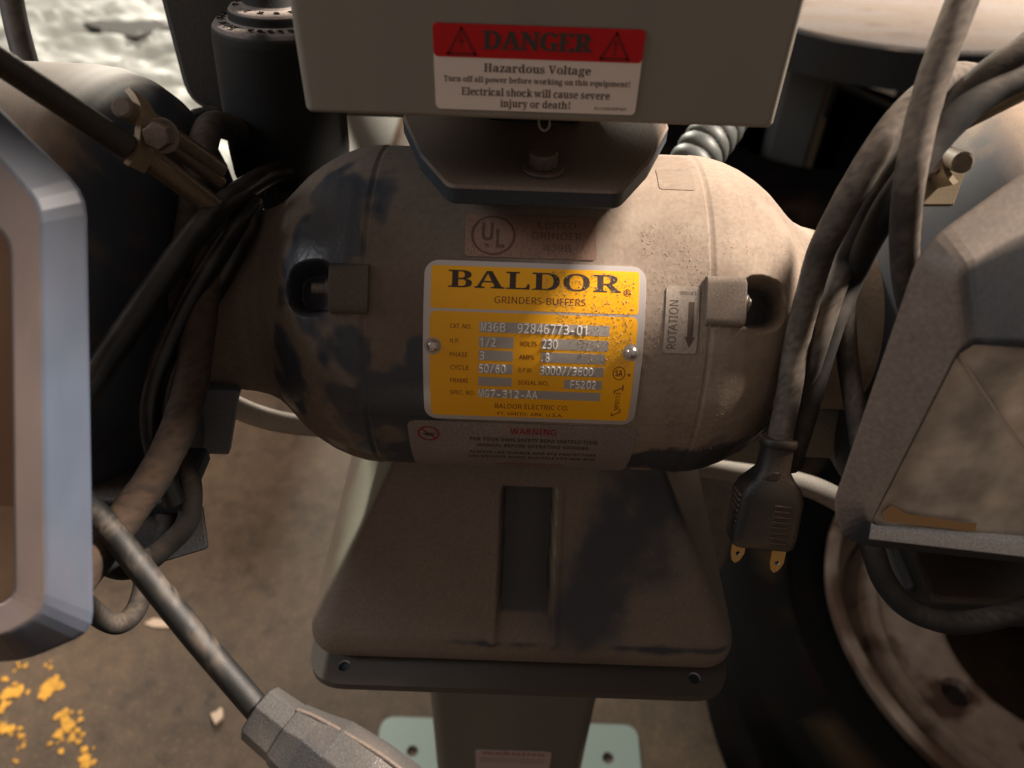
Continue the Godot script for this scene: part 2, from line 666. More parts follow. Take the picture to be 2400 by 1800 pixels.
func lathe_y(profile: Array, c: Vector3, n := 72) -> MB:
	var rings := []
	for q in profile:
		var ring := PackedVector3Array()
		for k in n:
			ring.append(c + Vector3(cos(TAU * k / n) * q.x, q.y, sin(TAU * k / n) * q.x))
		rings.append(ring)
	return MB.new().loft(rings, false)

func tire_profile(ri: float, ro: float, h: float) -> Array:
	var p := []
	var w := h / 2.0
	p.append_array([Vector2(ri, w - 0.11 * h), Vector2(ri + 0.012, w - 0.05 * h), Vector2(ri + 0.03, w - 0.02 * h), Vector2(ri + (ro - ri) * 0.42, w), Vector2(ri + (ro - ri) * 0.45, w + 0.004), Vector2(ri + (ro - ri) * 0.5, w + 0.004), Vector2(ri + (ro - ri) * 0.53, w)])
	p.append_array([Vector2(ro - 0.05, w - 0.04 * h), Vector2(ro - 0.022, w - 0.10 * h), Vector2(ro - 0.008, w - 0.17 * h), Vector2(ro, w - 0.25 * h), Vector2(ro, -w + 0.25 * h), Vector2(ro - 0.02, -w + 0.1 * h), Vector2(ro - 0.08, -w), Vector2(ri + 0.03, -w + 0.02 * h), Vector2(ri, -w + 0.11 * h), Vector2(ri, w - 0.11 * h)])
	return p

func rubber() -> StandardMaterial3D:
	var m := worn(0.95, 0.02, 12.0)
	m.metallic_specular = 0.2
	return m

func rubber_fn(c: Vector3, r0: float) -> Callable:      # black rubber with a ring of brown dust where the sidewall bulges
	return func(p: Vector3, n: Vector3) -> Color:
		var d := Vector2(p.x - c.x, p.z - c.z).length()
		var ring := (1.0 - smooth(0.004, 0.020, absf(d - r0))) * smooth(-0.3, 0.5, nz_big.get_noise_3dv(p))
		return Color(0.006, 0.0055, 0.005).lerp(Color(0.055, 0.034, 0.022), clampf(ring + 0.12 * nz_patch.get_noise_3dv(p), 0.0, 1.0))

func far_tire() -> void:
	var c := Vector3(0.60, 0.0, -1.34)
	for k in 2:
		var t := thing("tire", ["black tire lying under the round table, lower one of two", "black tire lying under the round table, upper one of two with a dusty brown edge"][k], "tire", c + Vector3(0.02 * k, 0.24 * k, 0), "tires under the round table")
		part("tread", lathe_y(tire_profile(0.2, 0.345, 0.235), c + Vector3(0.02 * k, 0.118 + 0.24 * k, 0)), rubber(), t, rubber_fn(c, 0.332))

func truck_wheel() -> void:
	var c := Vector3(0.722, 0.0, -0.25)
	var lower := thing("spare_tire", "bare black truck tire lying flat on the floor under the rusty wheel", "tire", c)
	part("tread", lathe_y(tire_profile(0.28, 0.425, 0.12), c + Vector3(0, 0.061, 0), 96), rubber(), lower, rubber_fn(c, 0.37))
	var t := thing("wheel", "rusty white steel truck wheel with its black tire, lying flat at lower right", "wheel", c + Vector3(0, 0.123, 0))
	part("tire", lathe_y(tire_profile(0.295, 0.425, 0.14), c + Vector3(0, 0.193, 0), 96), rubber(), t, rubber_fn(c, 0.372))
	var rust := noise(12.0, 4, 51)
	var colour := func(p: Vector3, _n: Vector3) -> Color:
		var d := Vector2(p.x - c.x, p.z - c.z).length()
		var near := 0.0
		for k in 8:
			var h := c + Vector3(cos(TAU * k / 8.0 + 0.34), 0, sin(TAU * k / 8.0 + 0.34)) * 0.167
			var away := Vector2(p.x - h.x, p.z - h.z).length()
			near = maxf(near, 2.0 if away < 0.0172 and p.y < 0.2155 else 1.0 - smooth(0.018, 0.042, away))
		if near > 1.5:
			return Color(0.008, 0.006, 0.005)
		var r := smooth(0.0, 0.55, rust.get_noise_3dv(p) + near * 0.35 + smooth(0.265, 0.28, d) * 0.35)
		return Color(0.44, 0.34, 0.27).lerp(Color(0.12, 0.06, 0.035), r) * (1.0 + 0.3 * rust.get_noise_3dv(p * 3.0))
	# rim: lip, well, and the disc with its step; closed so that holes can be cut
	var prof := [Vector2(0.299, 0.262), Vector2(0.303, 0.266), Vector2(0.300, 0.270), Vector2(0.287, 0.270), Vector2(0.283, 0.262), Vector2(0.281, 0.22), Vector2(0.262, 0.20), Vector2(0.262, 0.14), Vector2(0.27, 0.135), Vector2(0.30, 0.20)]
	var pr := []
	for q in prof + [prof[0]]:
		pr.append(q)
	part("rim", lathe_y(pr, c, 96), worn(0.7, 0.05), t, colour)
	var disc := PackedVector2Array([Vector2(0.26, 0.17), Vector2(0.252, 0.19), Vector2(0.243, 0.216), Vector2(0.234, 0.224), Vector2(0.222, 0.226), Vector2(0.215, 0.219), Vector2(0.205, 0.217), Vector2(0.140, 0.216), Vector2(0.132, 0.212), Vector2(0.128, 0.195), Vector2(0.136, 0.195), Vector2(0.14, 0.204), Vector2(0.205, 0.205), Vector2(0.222, 0.212), Vector2(0.236, 0.205), Vector2(0.248, 0.17)])
	var dr := []
	for i in disc.size():
		var a := disc[i]
		var b := disc[(i + 1) % disc.size()]
		var steps := maxi(1, int(a.distance_to(b) / 0.006))
		for k in steps:
			dr.append(a.lerp(b, float(k) / steps))
	dr.append(disc[0])
	var rings := []
	var fine := []
	for i in dr.size() - 1:
		var parts := maxi(1, int(dr[i].distance_to(dr[i + 1]) / 0.0025))
		for k in parts:
			fine.append(dr[i].lerp(dr[i + 1], float(k) / parts))
	for q in fine:
		var ring := PackedVector3Array()
		for k in 420:
			var p := c + Vector3(cos(TAU * k / 420.0) * q.x, q.y, sin(TAU * k / 420.0) * q.x)
			if q.y > 0.207:
				for j in 8:
					var h := c + Vector3(cos(TAU * j / 8.0 + 0.34), 0, sin(TAU * j / 8.0 + 0.34)) * 0.167
					p.y -= 0.06 * (1.0 - smooth(0.94, 1.08, Vector2(p.x - h.x, p.z - h.z).length() / 0.0168))
			ring.append(p)
		rings.append(ring)
	part("wheel_disc", MB.new().loft(rings, false), worn(0.75, 0.03), t, colour)

func tall_cabinet() -> void:    # stands to the right of the frame and shades the floor
	var t := thing("steel_cabinet", "tall grey steel cabinet standing to the right, outside the picture", "cabinet", Vector3(1.47, 0, 0.15))
	var m := mat(lin(0.12, 0.12, 0.115), 0.5)
	part("cabinet_body", block(Vector3(1.47, 1.09, 0.15), Vector3(0.2, 1.05, 1.1), 0.008), m, t)
	part("plinth", block(Vector3(1.47, 0.022, 0.15), Vector3(0.19, 0.02, 1.08), 0.004), m, t)
	for k in 2:
		var z := 0.15 + (0.545 if k else -0.545)
		var d := part("door", block(Vector3(1.262, 1.09, z), Vector3(0.008, 1.0, 0.535), 0.003), m, t)
		part("handle", rod(Vector3(1.246, 0.85, 0.15 + (0.05 if k else -0.05)), Vector3(1.246, 1.0, 0.15 + (0.05 if k else -0.05)), 0.006), mat(lin(0.4, 0.4, 0.4), 0.3, 0.9), d)

func pedestal() -> void:
	var t := thing("pedestal", "grey steel pedestal column under the grinder on a pale green foot plate", "pedestal", Vector3(-0.003, 0, -0.01))
	var green := worn(0.5, 0.01, 20.0)
	var foot := CSGPolygon3D.new()
	foot.name = "foot_plate"
	foot.polygon = rounded(box2(0.192, 0.195), 0.022, 8)
	foot.depth = 0.014
	foot.rotation = Vector3(-PI / 2.0, 0, 0)
	foot.position = Vector3(0.005, 0.004, -0.012)
	var gm := mat(lin(0.20, 0.255, 0.235), 0.5)
	foot.material = gm
	t.add_child(foot)
	for s in [[-0.14, 0.146], [0.145, 0.146], [-0.14, -0.146], [0.145, -0.146]]:
		var cut := CSGCylinder3D.new()
		cut.name = "bolt_hole"
		cut.operation = CSGShape3D.OPERATION_SUBTRACTION
		cut.radius = 0.0085
		cut.height = 0.1
		cut.sides = 24
		cut.position = Vector3(s[0], s[1], 0)
		cut.rotation = Vector3(PI / 2.0, 0, 0)
		foot.add_child(cut, true)
	var rings := []
	for q in [[0.018, 0.0], [0.3, 0.0], [0.5, 0.0], [0.768, 0.0]]:
		rings.append(ring_y(q[0], -0.003, -0.012, 0.0605, 0.057, 0.010, 6, 14))
	part("column", MB.new().loft(rings), worn(0.6, 0.02), t, func(p: Vector3, n: Vector3) -> Color: return Color(0.17, 0.145, 0.115) * (1.0 + 0.2 * nz_big.get_noise_3dv(p)))
	part("top_plate", block(Vector3(-0.003, 0.764, -0.002), Vector3(0.1, 0.0045, 0.108), 0.002), worn(0.8, 0.0), t, dusty_fn(-1.2))
	var on := func(u: float, v: float, h: float) -> Vector3: return Vector3(u, v, 0.0453 + h)
	var st := part("warning_sticker", sheet(0.060, 0.085, Vector2(-0.0003, 0.489), 0.003, on, 0.0003, 2), mat(lin(0.40, 0.30, 0.27), 0.6), t)
	var red := lettering("WARNING", sans_bold, Vector2(-0.0003, 0.5265), Vector2(0.050, 0.0052), func(u: float, v: float, h: float) -> Vector3: return Vector3(u, v, 0.0457 + h))
	part("lettering", red, mat(lin(0.25, 0.06, 0.05), 0.7), st)
	var small := MB.new()
	var words := ["READ AND FOLLOW ALL INSTRUCTIONS", "BEFORE OPERATING THIS EQUIPMENT"]
	for k in 2:
		small.add(lettering(words[k], sans, Vector2(-0.0003, 0.5165 - 0.006 * k), Vector2(0.052, 0.003), func(u: float, v: float, h: float) -> Vector3: return Vector3(u, v, 0.0457 + h)))
	part("small_print", small, mat(lin(0.25, 0.14, 0.12), 0.7), st)

# ---------------- the grinder
const PROFILE := [Vector2(0.067, 0.0752), Vector2(0.0674, 0.0747), Vector2(0.0682, 0.0747), Vector2(0.0686, 0.0755), Vector2(0.076, 0.0748), Vector2(0.083, 0.0730), Vector2(0.090, 0.0702), Vector2(0.097, 0.0662), Vector2(0.103, 0.0618), Vector2(0.108, 0.0570), Vector2(0.113, 0.0520), Vector2(0.118, 0.0480), Vector2(0.124, 0.0452), Vector2(0.132, 0.0435), Vector2(0.145, 0.0425), Vector2(0.17, 0.0425)]

func profile_at(x: float) -> float:
	for i in PROFILE.size() - 1:
		if x <= PROFILE[i + 1].x:
			return lerpf(PROFILE[i].y, PROFILE[i + 1].y, clampf((x - PROFILE[i].x) / (PROFILE[i + 1].x - PROFILE[i].x), 0.0, 1.0))
	return PROFILE[-1].y

func blob(x: float, a: float, cx: float, ca: float, rx: float, ra: float) -> float:
	return 1.0 - Vector2((x - cx) / rx, (a - ca) / ra).length()

func wiped(x: float, a: float, p: Vector3) -> float:    # where the dust has been rubbed off the housing: 1 bare paint, 0 dust
	var w := -1.0
	for b in [[-0.083, 71.0, 0.021, 22.0], [-0.094, 47.0, 0.012, 22.0], [-0.060, 5.0, 0.030, 21.0], [-0.047, 22.0, 0.012, 8.0], [-0.045, -24.0, 0.04, 17.0], [-0.076, 20.0, 0.014, 10.0], [-0.104, 5.0, 0.009, 26.0], [0.07, -22.0, 0.04, 14.0], [0.02, -44.0, 0.1, 10.0]]:
		w = maxf(w, blob(x, a, b[0], b[1], b[2], b[3]))
	var streak := nz_mid.get_noise_3d(p.x * 0.9 + p.y * 0.5, p.y * 0.35, p.z * 0.35)
	return smooth(-0.02, 0.30, w + 0.70 * nz_patch.get_noise_3dv(p * 1.2) + 0.35 * streak)

func housing_colour(p: Vector3, n: Vector3) -> Color:
	var a := rad_to_deg(atan2(p.y - AXIS.y, p.z))
	var w := wiped(p.x, a, p)
	var q := pow(pow(absf(absf(p.x - AXIS.x) - 0.0900) / 0.0100, 3.0) + pow(absf(a - 41.5) / 8.8, 3.0), 1.0 / 3.0)
	w = maxf(w, 0.95 * (1.0 - smooth(0.82, 1.02, q)))
	var fine := nz_fine.get_noise_3dv(p)
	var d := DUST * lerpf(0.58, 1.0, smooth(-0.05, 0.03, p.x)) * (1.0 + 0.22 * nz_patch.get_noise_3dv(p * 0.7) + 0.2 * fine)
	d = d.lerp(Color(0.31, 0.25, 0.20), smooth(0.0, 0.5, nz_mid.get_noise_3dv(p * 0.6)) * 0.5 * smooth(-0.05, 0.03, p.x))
	return d.lerp(PAINT * (1.0 + 0.2 * fine), clampf(w * (0.9 + 0.25 * fine), 0.0, 1.0))

func housing_mesh(xs: Array, side: int) -> MB:          # side 0: the barrel, -1 and 1: the end bells
	var rows := []
	var us := PackedFloat32Array()
	var vs := PackedFloat32Array()
	var n := 420 if side == 0 else 720
	for k in n:
		vs.append(float(k) / n)
	for x in xs:
		var ring := PackedVector3Array()
		for k in n:
			var a := 360.0 * k / n
			var r := 0.0752
			if side != 0:
				r = profile_at(absf(x))
				for hole in [41.5, 131.5, 221.5, 311.5]:
					var da := absf(a - hole)
					var q := pow(pow(absf(absf(x) - 0.0900) / 0.0100, 3.0) + pow(da / 8.8, 3.0), 1.0 / 3.0)
					r -= 0.0150 * (1.0 - smooth(0.86, 1.06, q))
			ring.append(Vector3(AXIS.x + x, AXIS.y + r * sin(deg_to_rad(a)), r * cos(deg_to_rad(a))))
		rows.append(ring)
		us.append((x + 0.17) / 0.34)
	var m := MB.new()
	m.grid(rows, true, us, vs)
	m.cap(rows[0], false)
	m.cap(rows[-1], true)
	return m

func steps(a: float, b: float, d: float) -> Array:
	var out := []
	var n := int(ceil(absf(b - a) / d))
	for k in n + 1:
		out.append(lerpf(a, b, float(k) / n))
	return out

func grinder() -> void:
	var t := thing("bench_grinder", "dusty dark blue bench grinder with a yellow maker's plate on its round motor", "grinder", Vector3(-0.003, 0.77, 0.0))
	# one roughness map for the whole housing: dust is dull, bare paint shines
	var rim := Image.create(512, 512, false, Image.FORMAT_L8)
	for j in 512:
		for i in 512:
			var x := -0.17 + 0.34 * (i + 0.5) / 512.0
			var a := 360.0 * (j + 0.5) / 512.0
			if a > 180.0:
				a -= 360.0
			var r := 0.0755
			var p := Vector3(AXIS.x + x, AXIS.y + r * sin(deg_to_rad(a)), r * cos(deg_to_rad(a)))
			var k := 0.92 - 0.55 * wiped(x, a, p) if a > -70.0 and a < 130.0 else 0.8
			rim.set_pixel(i, j, Color(k, k, k))
	var hm := mat(Color.WHITE, 1.0)
	hm.vertex_color_use_as_albedo = true
	hm.roughness_texture = ImageTexture.create_from_image(rim)
	hm.heightmap_enabled = true
	var grit := bump_tex(0.35, 512, 3, 77)
	hm.heightmap_texture = grit
	hm.heightmap_scale = 0.013
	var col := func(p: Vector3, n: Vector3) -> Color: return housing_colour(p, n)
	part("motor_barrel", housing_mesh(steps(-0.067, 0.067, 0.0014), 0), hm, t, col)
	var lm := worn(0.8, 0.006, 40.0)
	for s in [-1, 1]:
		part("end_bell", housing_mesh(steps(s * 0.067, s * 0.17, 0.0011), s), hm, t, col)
		bolt_lug(t, s, lm, col)
		wheel_guard(t, s)
	# the raised pad above the seam
	var on := on_motor(0.0752)
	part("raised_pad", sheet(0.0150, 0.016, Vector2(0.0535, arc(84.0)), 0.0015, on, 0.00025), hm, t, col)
	base_casting(t, lm)
	labels(t)
	left_shield(t)
	right_shield(t)
	grains(t)

func bolt_lug(t: Node3D, s: int, lm: Material, col: Callable) -> void:
	for a in [41.5]:
		var an := deg_to_rad(a)
		var out := Vector3(0, sin(an), cos(an))
		var tan_ := Vector3(0, cos(an), -sin(an))
		var rings := []
		for q in [[0.0655, 0.0], [0.0659, 0.0008], [0.0805, 0.0008], [0.0812, 0.0]]:
			var ring := PackedVector3Array()
			for w in rounded([Vector2(-0.0100 - q[1], -0.012), Vector2(0.0100 + q[1], -0.012), Vector2(0.0088 + q[1], 0.0016 + q[1] * 0.5), Vector2(-0.0088 - q[1], 0.0016 + q[1] * 0.5)], [0.001, 0.001, 0.0035, 0.0035], 6):
				ring.append(Vector3(AXIS.x + s * q[0], AXIS.y, 0) + out * (0.0752 + w.y) + tan_ * w.x)
			rings.append(ring)
		var lug := part("bolt_lug", MB.new().layers(rings), lm, t, col)
		var c := AXIS + out * 0.0708
		var steel := worn(0.4, 0.02, 30.0, 0.6)
		var grey := func(p: Vector3, _n: Vector3) -> Color: return Color(0.22, 0.19, 0.16) * (1.0 + 0.3 * nz_mid.get_noise_3dv(p))
		part("bolt_end", rod(c + Vector3(s * 0.080, 0, 0), c + Vector3(s * 0.0832, 0, 0), 0.0042), steel, lug, grey)
		var thread := []
		for k in (3 if s > 0 else 12):
			var ring := PackedVector3Array()
			for j in 16:
				var r := 0.0026 if k % 2 else 0.0022
				ring.append(c + Vector3(s * (0.0832 + 0.0005 * k), sin(TAU * j / 16.0) * r, cos(TAU * j / 16.0) * r))
			thread.append(ring)
		part("bolt_thread", MB.new().loft(thread), steel, lug, grey)

func wheel_guard(t: Node3D, s: int) -> void:
	var prof := [Vector2(0.150, 0.036), Vector2(0.1525, 0.046), Vector2(0.155, 0.058), Vector2(0.1575, 0.067), Vector2(0.1605, 0.0745), Vector2(0.1645, 0.0825), Vector2(0.169, 0.089), Vector2(0.1745, 0.095), Vector2(0.181, 0.0995), Vector2(0.188, 0.1023), Vector2(0.196, 0.1033), Vector2(0.21, 0.1035), Vector2(0.23, 0.1035), Vector2(0.25, 0.1035), Vector2(0.266, 0.1033), Vector2(0.272, 0.101), Vector2(0.275, 0.097), Vector2(0.276, 0.03)]
	var rings := []
	for i in prof.size() - 1:
		for k in 3:
			var q: Vector2 = prof[i].lerp(prof[i + 1], k / 3.0)
			var ring := PackedVector3Array()
			for j in 200:
				var an := TAU * j / 200.0
				ring.append(Vector3(AXIS.x + s * q.x, 0.9298 + q.y * sin(an), q.y * cos(an)))
			rings.append(ring)
	var m := MB.new().loft(rings)
	var gm := worn(0.66, 0.002, 60.0)
	var blue := Color(0.030, 0.037, 0.055)
	var g := part("wheel_guard", m, gm, t, func(p: Vector3, n: Vector3) -> Color:
		var d := smooth(0.30, 0.78, n.y + 0.35 * nz_patch.get_noise_3dv(p) + 0.12 * nz_mid.get_noise_3dv(p) + (0.05 if s < 0 else smooth(0.19, 0.23, p.x) * 0.3))
		var base := blue.lerp(Color(0.33, 0.235, 0.165), clampf(d * (0.9 + 0.3 * nz_fine.get_noise_3dv(p)) + 0.10 + 0.12 * nz_patch.get_noise_3dv(p * 2.0), 0.0, 1.0))
		# rubbed rim of the cover towards the motor
		var edge := 1.0 - smooth(0.168, 0.190, absf(p.x - AXIS.x))
		return base.lerp(blue * 1.6, edge * smooth(-0.2, 0.3, nz_patch.get_noise_3dv(p * 1.5) + 0.25)))
	# tool rest arm and table below the wheel opening
	if s < 0:
		var arm := plate(rounded([Vector2(-0.004, 0.004), Vector2(0.0185, 0.004), Vector2(0.004, -0.040), Vector2(-0.014, -0.040)], 0.002), Transform3D(Basis(Vector3(1, 0, 0), Vector3(0, 1, 0), Vector3(0, 0, 1)), Vector3(-0.1558, 0.9050, 0.0400)), 0.004)
		part("rest_arm", arm, worn(0.5, 0.02), t, func(p: Vector3, n: Vector3) -> Color: return Color(0.13, 0.15, 0.19) * (1.0 + 0.2 * nz_mid.get_noise_3dv(p)))
		part("tool_rest", block(Vector3(-0.1750, 0.8968, 0.0877), Vector3(0.030, 0.004, 0.016), 0.0015), worn(0.6, 0.03), t, dusty_fn(-0.6))
		part("rest_foot", plate(rounded([Vector2(-0.02, -0.012), Vector2(0.014, -0.012), Vector2(0.016, 0.006), Vector2(0.004, 0.016), Vector2(-0.02, 0.014)], 0.002), Transform3D(Basis.from_euler(Vector3(-0.9, 0.3, 0.1)), Vector3(-0.1568, 0.8802, 0.1026)), 0.004), worn(0.6, 0.03), t, dusty_fn(-0.35, Color(0.05, 0.06, 0.075)))
	else:
		part("rest_arm", plate(rounded([Vector2(-0.006, 0.0), Vector2(0.026, 0.0), Vector2(0.045, -0.034), Vector2(-0.030, -0.034)], 0.003), Transform3D(Basis(), Vector3(0.1354, 0.8938, 0.0231)), 0.004), worn(0.5, 0.02), t, dusty_fn(-0.1, Color(0.12, 0.14, 0.16), Color(0.34, 0.31, 0.22)))
		part("tool_rest", block(Vector3(0.2427, 0.8206, 0.0622), Vector3(0.048, 0.011, 0.03), 0.003), worn(0.6, 0.03), t, dusty_fn(-0.2, Color(0.02, 0.022, 0.024), Color(0.10, 0.065, 0.045)))
		part("rest_foot", block(Vector3(0.2024, 0.8102, 0.0580), Vector3(0.007, 0.014, 0.02), 0.002, Basis.from_euler(Vector3(0, 0, 0.35))), worn(0.6, 0.03), t, dusty_fn(-0.4, Color(0.05, 0.06, 0.075)))

func base_casting(t: Node3D, lm: Material) -> void:
	# body: a hood whose four sides slope out to a rounded foot
	var rings := []
	var levels := []
	for k in 70:
		levels.append(lerpf(0.880, 0.792, k / 69.0))
	for k in range(1, 13):
		levels.append(0.792 - 0.0155 * (k / 12.0))
	for y in levels:
		var f := clampf((0.8655 - y) / (0.8655 - 0.792), -0.2, 1.0)
		var hx := lerpf(0.0685, 0.1090, f)
		var hz := lerpf(0.047, 0.0985, f)
		var tuck := 0.0
		if y < 0.792:
			var q: float = (0.792 - y) / 0.0155
			hx += 0.0024 * sin(q * PI * 0.6) - 0.004 * q * q
			hz += 0.0034 * sin(q * PI * 0.55) - 0.0008 * q * q
		var ring := ring_y(y, -0.002, 0.0, hx, hz, lerpf(0.004, 0.013, clampf(f, 0, 1)), 8, 150)
		for i in ring.size():
			var p := ring[i]
			if p.z > hz - 0.0006:
				var u: float = (p.x + 0.0015) / 0.0128
				var v: float = (y - 0.8235) / 0.0325
				var inside := maxf(absf(u), absf(v))
				var deep := 1.0 - smooth(0.93, 1.06, inside)
				# the floor of the slot rises towards its lower end
				p.z -= deep * 0.017 * smooth(-1.0, -0.3, v)
				if absf(v) < 1.15:
					p.z += 0.0016 * (1.0 - smooth(0.10, 0.22, absf(absf(u) - 1.22))) * (1.0 - smooth(0.95, 1.15, absf(v)))
			ring[i] = p
		rings.append(ring)
	var colour := func(p: Vector3, n: Vector3) -> Color:
		var w := nz_patch.get_noise_3dv(p * 0.9) * 0.26 + nz_mid.get_noise_3dv(p) * 0.06
		# a broad wiped swathe running up to the right of the front, and bare spots along the foot
		var along := Vector2(p.x - 0.018, p.y - 0.799).dot(Vector2(0.66, 0.75))
		var across := absf(Vector2(p.x - 0.018, p.y - 0.799).dot(Vector2(-0.75, 0.66)))
		var bare := smooth(-0.16, 0.30, 0.46 - across / 0.052 + w * 1.4) * smooth(-0.018, 0.006, along) * (1.0 - smooth(0.075, 0.1, along))
		bare = maxf(bare, smooth(0.0, 0.3, 0.15 - absf(p.y - 0.79) / 0.011 + w * 1.6 + smooth(-0.07, -0.02, p.x) * 0.35 - 0.3))
		bare *= smooth(0.2, 0.5, n.z)
		if absf(p.x + 0.0015) < 0.0126 and p.y > 0.798 and p.y < 0.858 and p.z < 0.0985 - (p.y - 0.792) * 0.70 - 0.006:
			bare = maxf(bare, 0.85)
		var d := Color(0.25, 0.19, 0.145) * (1.0 + 0.35 * w + 0.15 * nz_fine.get_noise_3dv(p))
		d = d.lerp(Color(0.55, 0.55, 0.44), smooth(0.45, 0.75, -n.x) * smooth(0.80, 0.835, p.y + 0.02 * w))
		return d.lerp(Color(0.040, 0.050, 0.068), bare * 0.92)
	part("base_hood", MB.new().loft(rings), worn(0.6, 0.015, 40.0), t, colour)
	var fl := CSGPolygon3D.new()
	fl.name = "base_flange"
	fl.polygon = rounded(box2(0.1105, 0.1135), 0.020, 8)
	fl.depth = 0.0055
	fl.rotation = Vector3(-PI / 2.0, 0, 0)
	fl.position = Vector3(0, 0.0, 0)
	var fm := mat(lin(0.075, 0.062, 0.052), 0.75)
	fm.heightmap_enabled = true
	fm.heightmap_texture = bump_fine
	fm.heightmap_scale = 0.02
	fm.uv1_triplanar = true
	fm.uv1_scale = Vector3.ONE * 30.0
	fl.material = fm
	t.add_child(fl)
	for s in [[-0.0915, -0.1035], [0.0925, -0.1035]]:
		var cut := CSGCylinder3D.new()
		cut.name = "bolt_hole"
		cut.operation = CSGShape3D.OPERATION_SUBTRACTION
		cut.radius = 0.0031
		cut.height = 0.1
		cut.sides = 20
		cut.position = Vector3(s[0], s[1], 0)
		cut.rotation = Vector3(PI / 2.0, 0, 0)
		fl.add_child(cut, true)
	part("back_leg", block(Vector3(-0.003, 0.83, -0.06), Vector3(0.1, 0.05, 0.02), 0.006), worn(0.7, 0.02), t, dusty_fn(-0.7))

func labels(t: Node3D) -> void:
	var on := on_motor(0.0753)
	var face := on_motor(0.07582)
	var top := on_motor(0.07586)
	# --- maker's plate
	var silver := mat(lin(0.60, 0.55, 0.52), 0.4, 0.45)
	var cu := -0.004
	var pw := 0.0862
	var a0 := 49.0
	var a1 := -2.2
	var pl := part("name_plate", sheet(pw, arc(a0 - a1), Vector2(cu, arc((a0 + a1) / 2.0)), 0.0055, on, 0.00048, 10), silver, t)
	var left := cu - pw / 2.0
	var yellow := mat(lin(1.0, 0.46, 0.005), 0.45)
	var ym := sheet(pw - 0.0052, arc(34.70 * -1.0 + a0 - 1.6), Vector2(cu, arc((a0 - 1.6 + 34.70) / 2.0)), 0.0012, face, 0.00004, 10)
	ym.add(sheet(pw - 0.0052, arc(33.91 - a1 - 1.7), Vector2(cu, arc((33.91 + a1 + 1.7) / 2.0)), 0.0024, face, 0.00004, 10))
	part("yellow_enamel", ym, yellow, pl)
	var blank := MB.new()
	var boxes := [[0.255, 0.845, 0.415, 0.066], [0.255, 0.412, 0.510, 0.068], [0.540, 0.842, 0.510, 0.070], [0.255, 0.412, 0.594, 0.062], [0.540, 0.832, 0.594, 0.064], [0.255, 0.412, 0.676, 0.058], [0.540, 0.830, 0.676, 0.060], [0.255, 0.410, 0.757, 0.054], [0.652, 0.828, 0.757, 0.056], [0.255, 0.826, 0.832, 0.050]]
	var rows := {0.415: [31.13, 28.03], 0.510: [26.71, 23.45], 0.594: [22.57, 19.46], 0.676: [18.36, 15.32], 0.757: [14.06, 11.08], 0.832: [9.92, 6.98]}
	for b in boxes:
		var r: Array = rows[b[2]]
		blank.add(sheet((b[1] - b[0]) * pw, arc(r[0] - r[1]), Vector2(left + (b[0] + b[1]) / 2.0 * pw, arc((r[0] + r[1]) / 2.0)), 0.0002, top, 0.00004, 3))
	for s in [[0.045, 23.40], [0.95, 23.40]]:
		blank.add(sheet(0.0068, 0.0068, Vector2(left + s[0] * pw, arc(s[1])), 0.0033, top, 0.00004, 3))
	part("bare_fields", blank, mat(lin(0.44, 0.40, 0.36), 0.42, 0.2), pl)
	# printed words
	var ink := MB.new()
	var over := on_motor(0.07588)
	ink.add(lettering("BALDOR", serif_bold, Vector2(left + 0.498 * pw, arc(43.53)), Vector2(0.0672, 0.0068), over))
	part("lettering", ink, mat(lin(0.05, 0.028, 0.018), 0.6), pl)
	var red := MB.new()
	var words := [["GRINDERS-BUFFERS", sans, 0.525, 37.71, 0.0354, 0.0026], ["CAT. NO.", sans, 0.170, 29.58, 0.0082, 0.0018], ["H.P.", sans, 0.144, 25.18, 0.0036, 0.0018], ["PHASE", sans, 0.163, 21.00, 0.0070, 0.0019], ["CYCLE", sans, 0.168, 16.88, 0.0073, 0.0019], ["FRAME", sans, 0.166, 12.61, 0.0072, 0.0019], ["SPEC. NO.", sans, 0.182, 8.44, 0.0098, 0.0019], ["VOLTS", sans, 0.480, 24.99, 0.0066, 0.0019], ["AMPS", sans, 0.474, 20.90, 0.0058, 0.0019], ["R.P.M.", sans, 0.472, 16.78, 0.0056, 0.0019], ["SERIAL NO.", sans, 0.510, 12.61, 0.0122, 0.0019], ["BALDOR ELECTRIC CO.", sans, 0.508, 3.90, 0.0300, 0.0024], ["FT. SMITH, ARK. U.S.A.", sans, 0.503, 0.82, 0.0268, 0.0019], ["®", sans, 0.917, 41.05, 0.0028, 0.0028]]
	for w in words:
		red.add(lettering(w[0], w[1], Vector2(left + w[2] * pw, arc(w[3])), Vector2(w[4], w[5]), over))
	# certifier's mark and the slanted part-number box on the right
	var mc := Vector2(left + 0.902 * pw, arc(16.78))
	red.add(ring_mark(mc, Vector2(0.0025, 0.0029), 0.0003, over))
	red.add(lettering("SA", sans_bold, mc, Vector2(0.0028, 0.0026), over))
	red.add(lettering("®", sans, mc + Vector2(0.0040, -0.0006), Vector2(0.0013, 0.0013), over))
	var bc := Vector2(left + 0.908 * pw, arc(7.04))
	red.add(line_mark([bc + Vector2(0.0016, 0.0078), bc + Vector2(0.0016, 0.0066), bc + Vector2(-0.0016, 0.0050), bc + Vector2(-0.0016, -0.0072), bc + Vector2(-0.0006, -0.0066), bc + Vector2(0.0016, -0.0052), bc + Vector2(0.0016, 0.0066)], 0.0004, over))
	red.add(lettering("NP0113", sans, bc, Vector2(0.0085, 0.0019), over, 0.0, PI / 2.0))
	part("small_lettering", red, mat(lin(0.16, 0.022, 0.012), 0.6), pl)
	# stamped characters stand proud of the bare fields
	var stamp := MB.new()
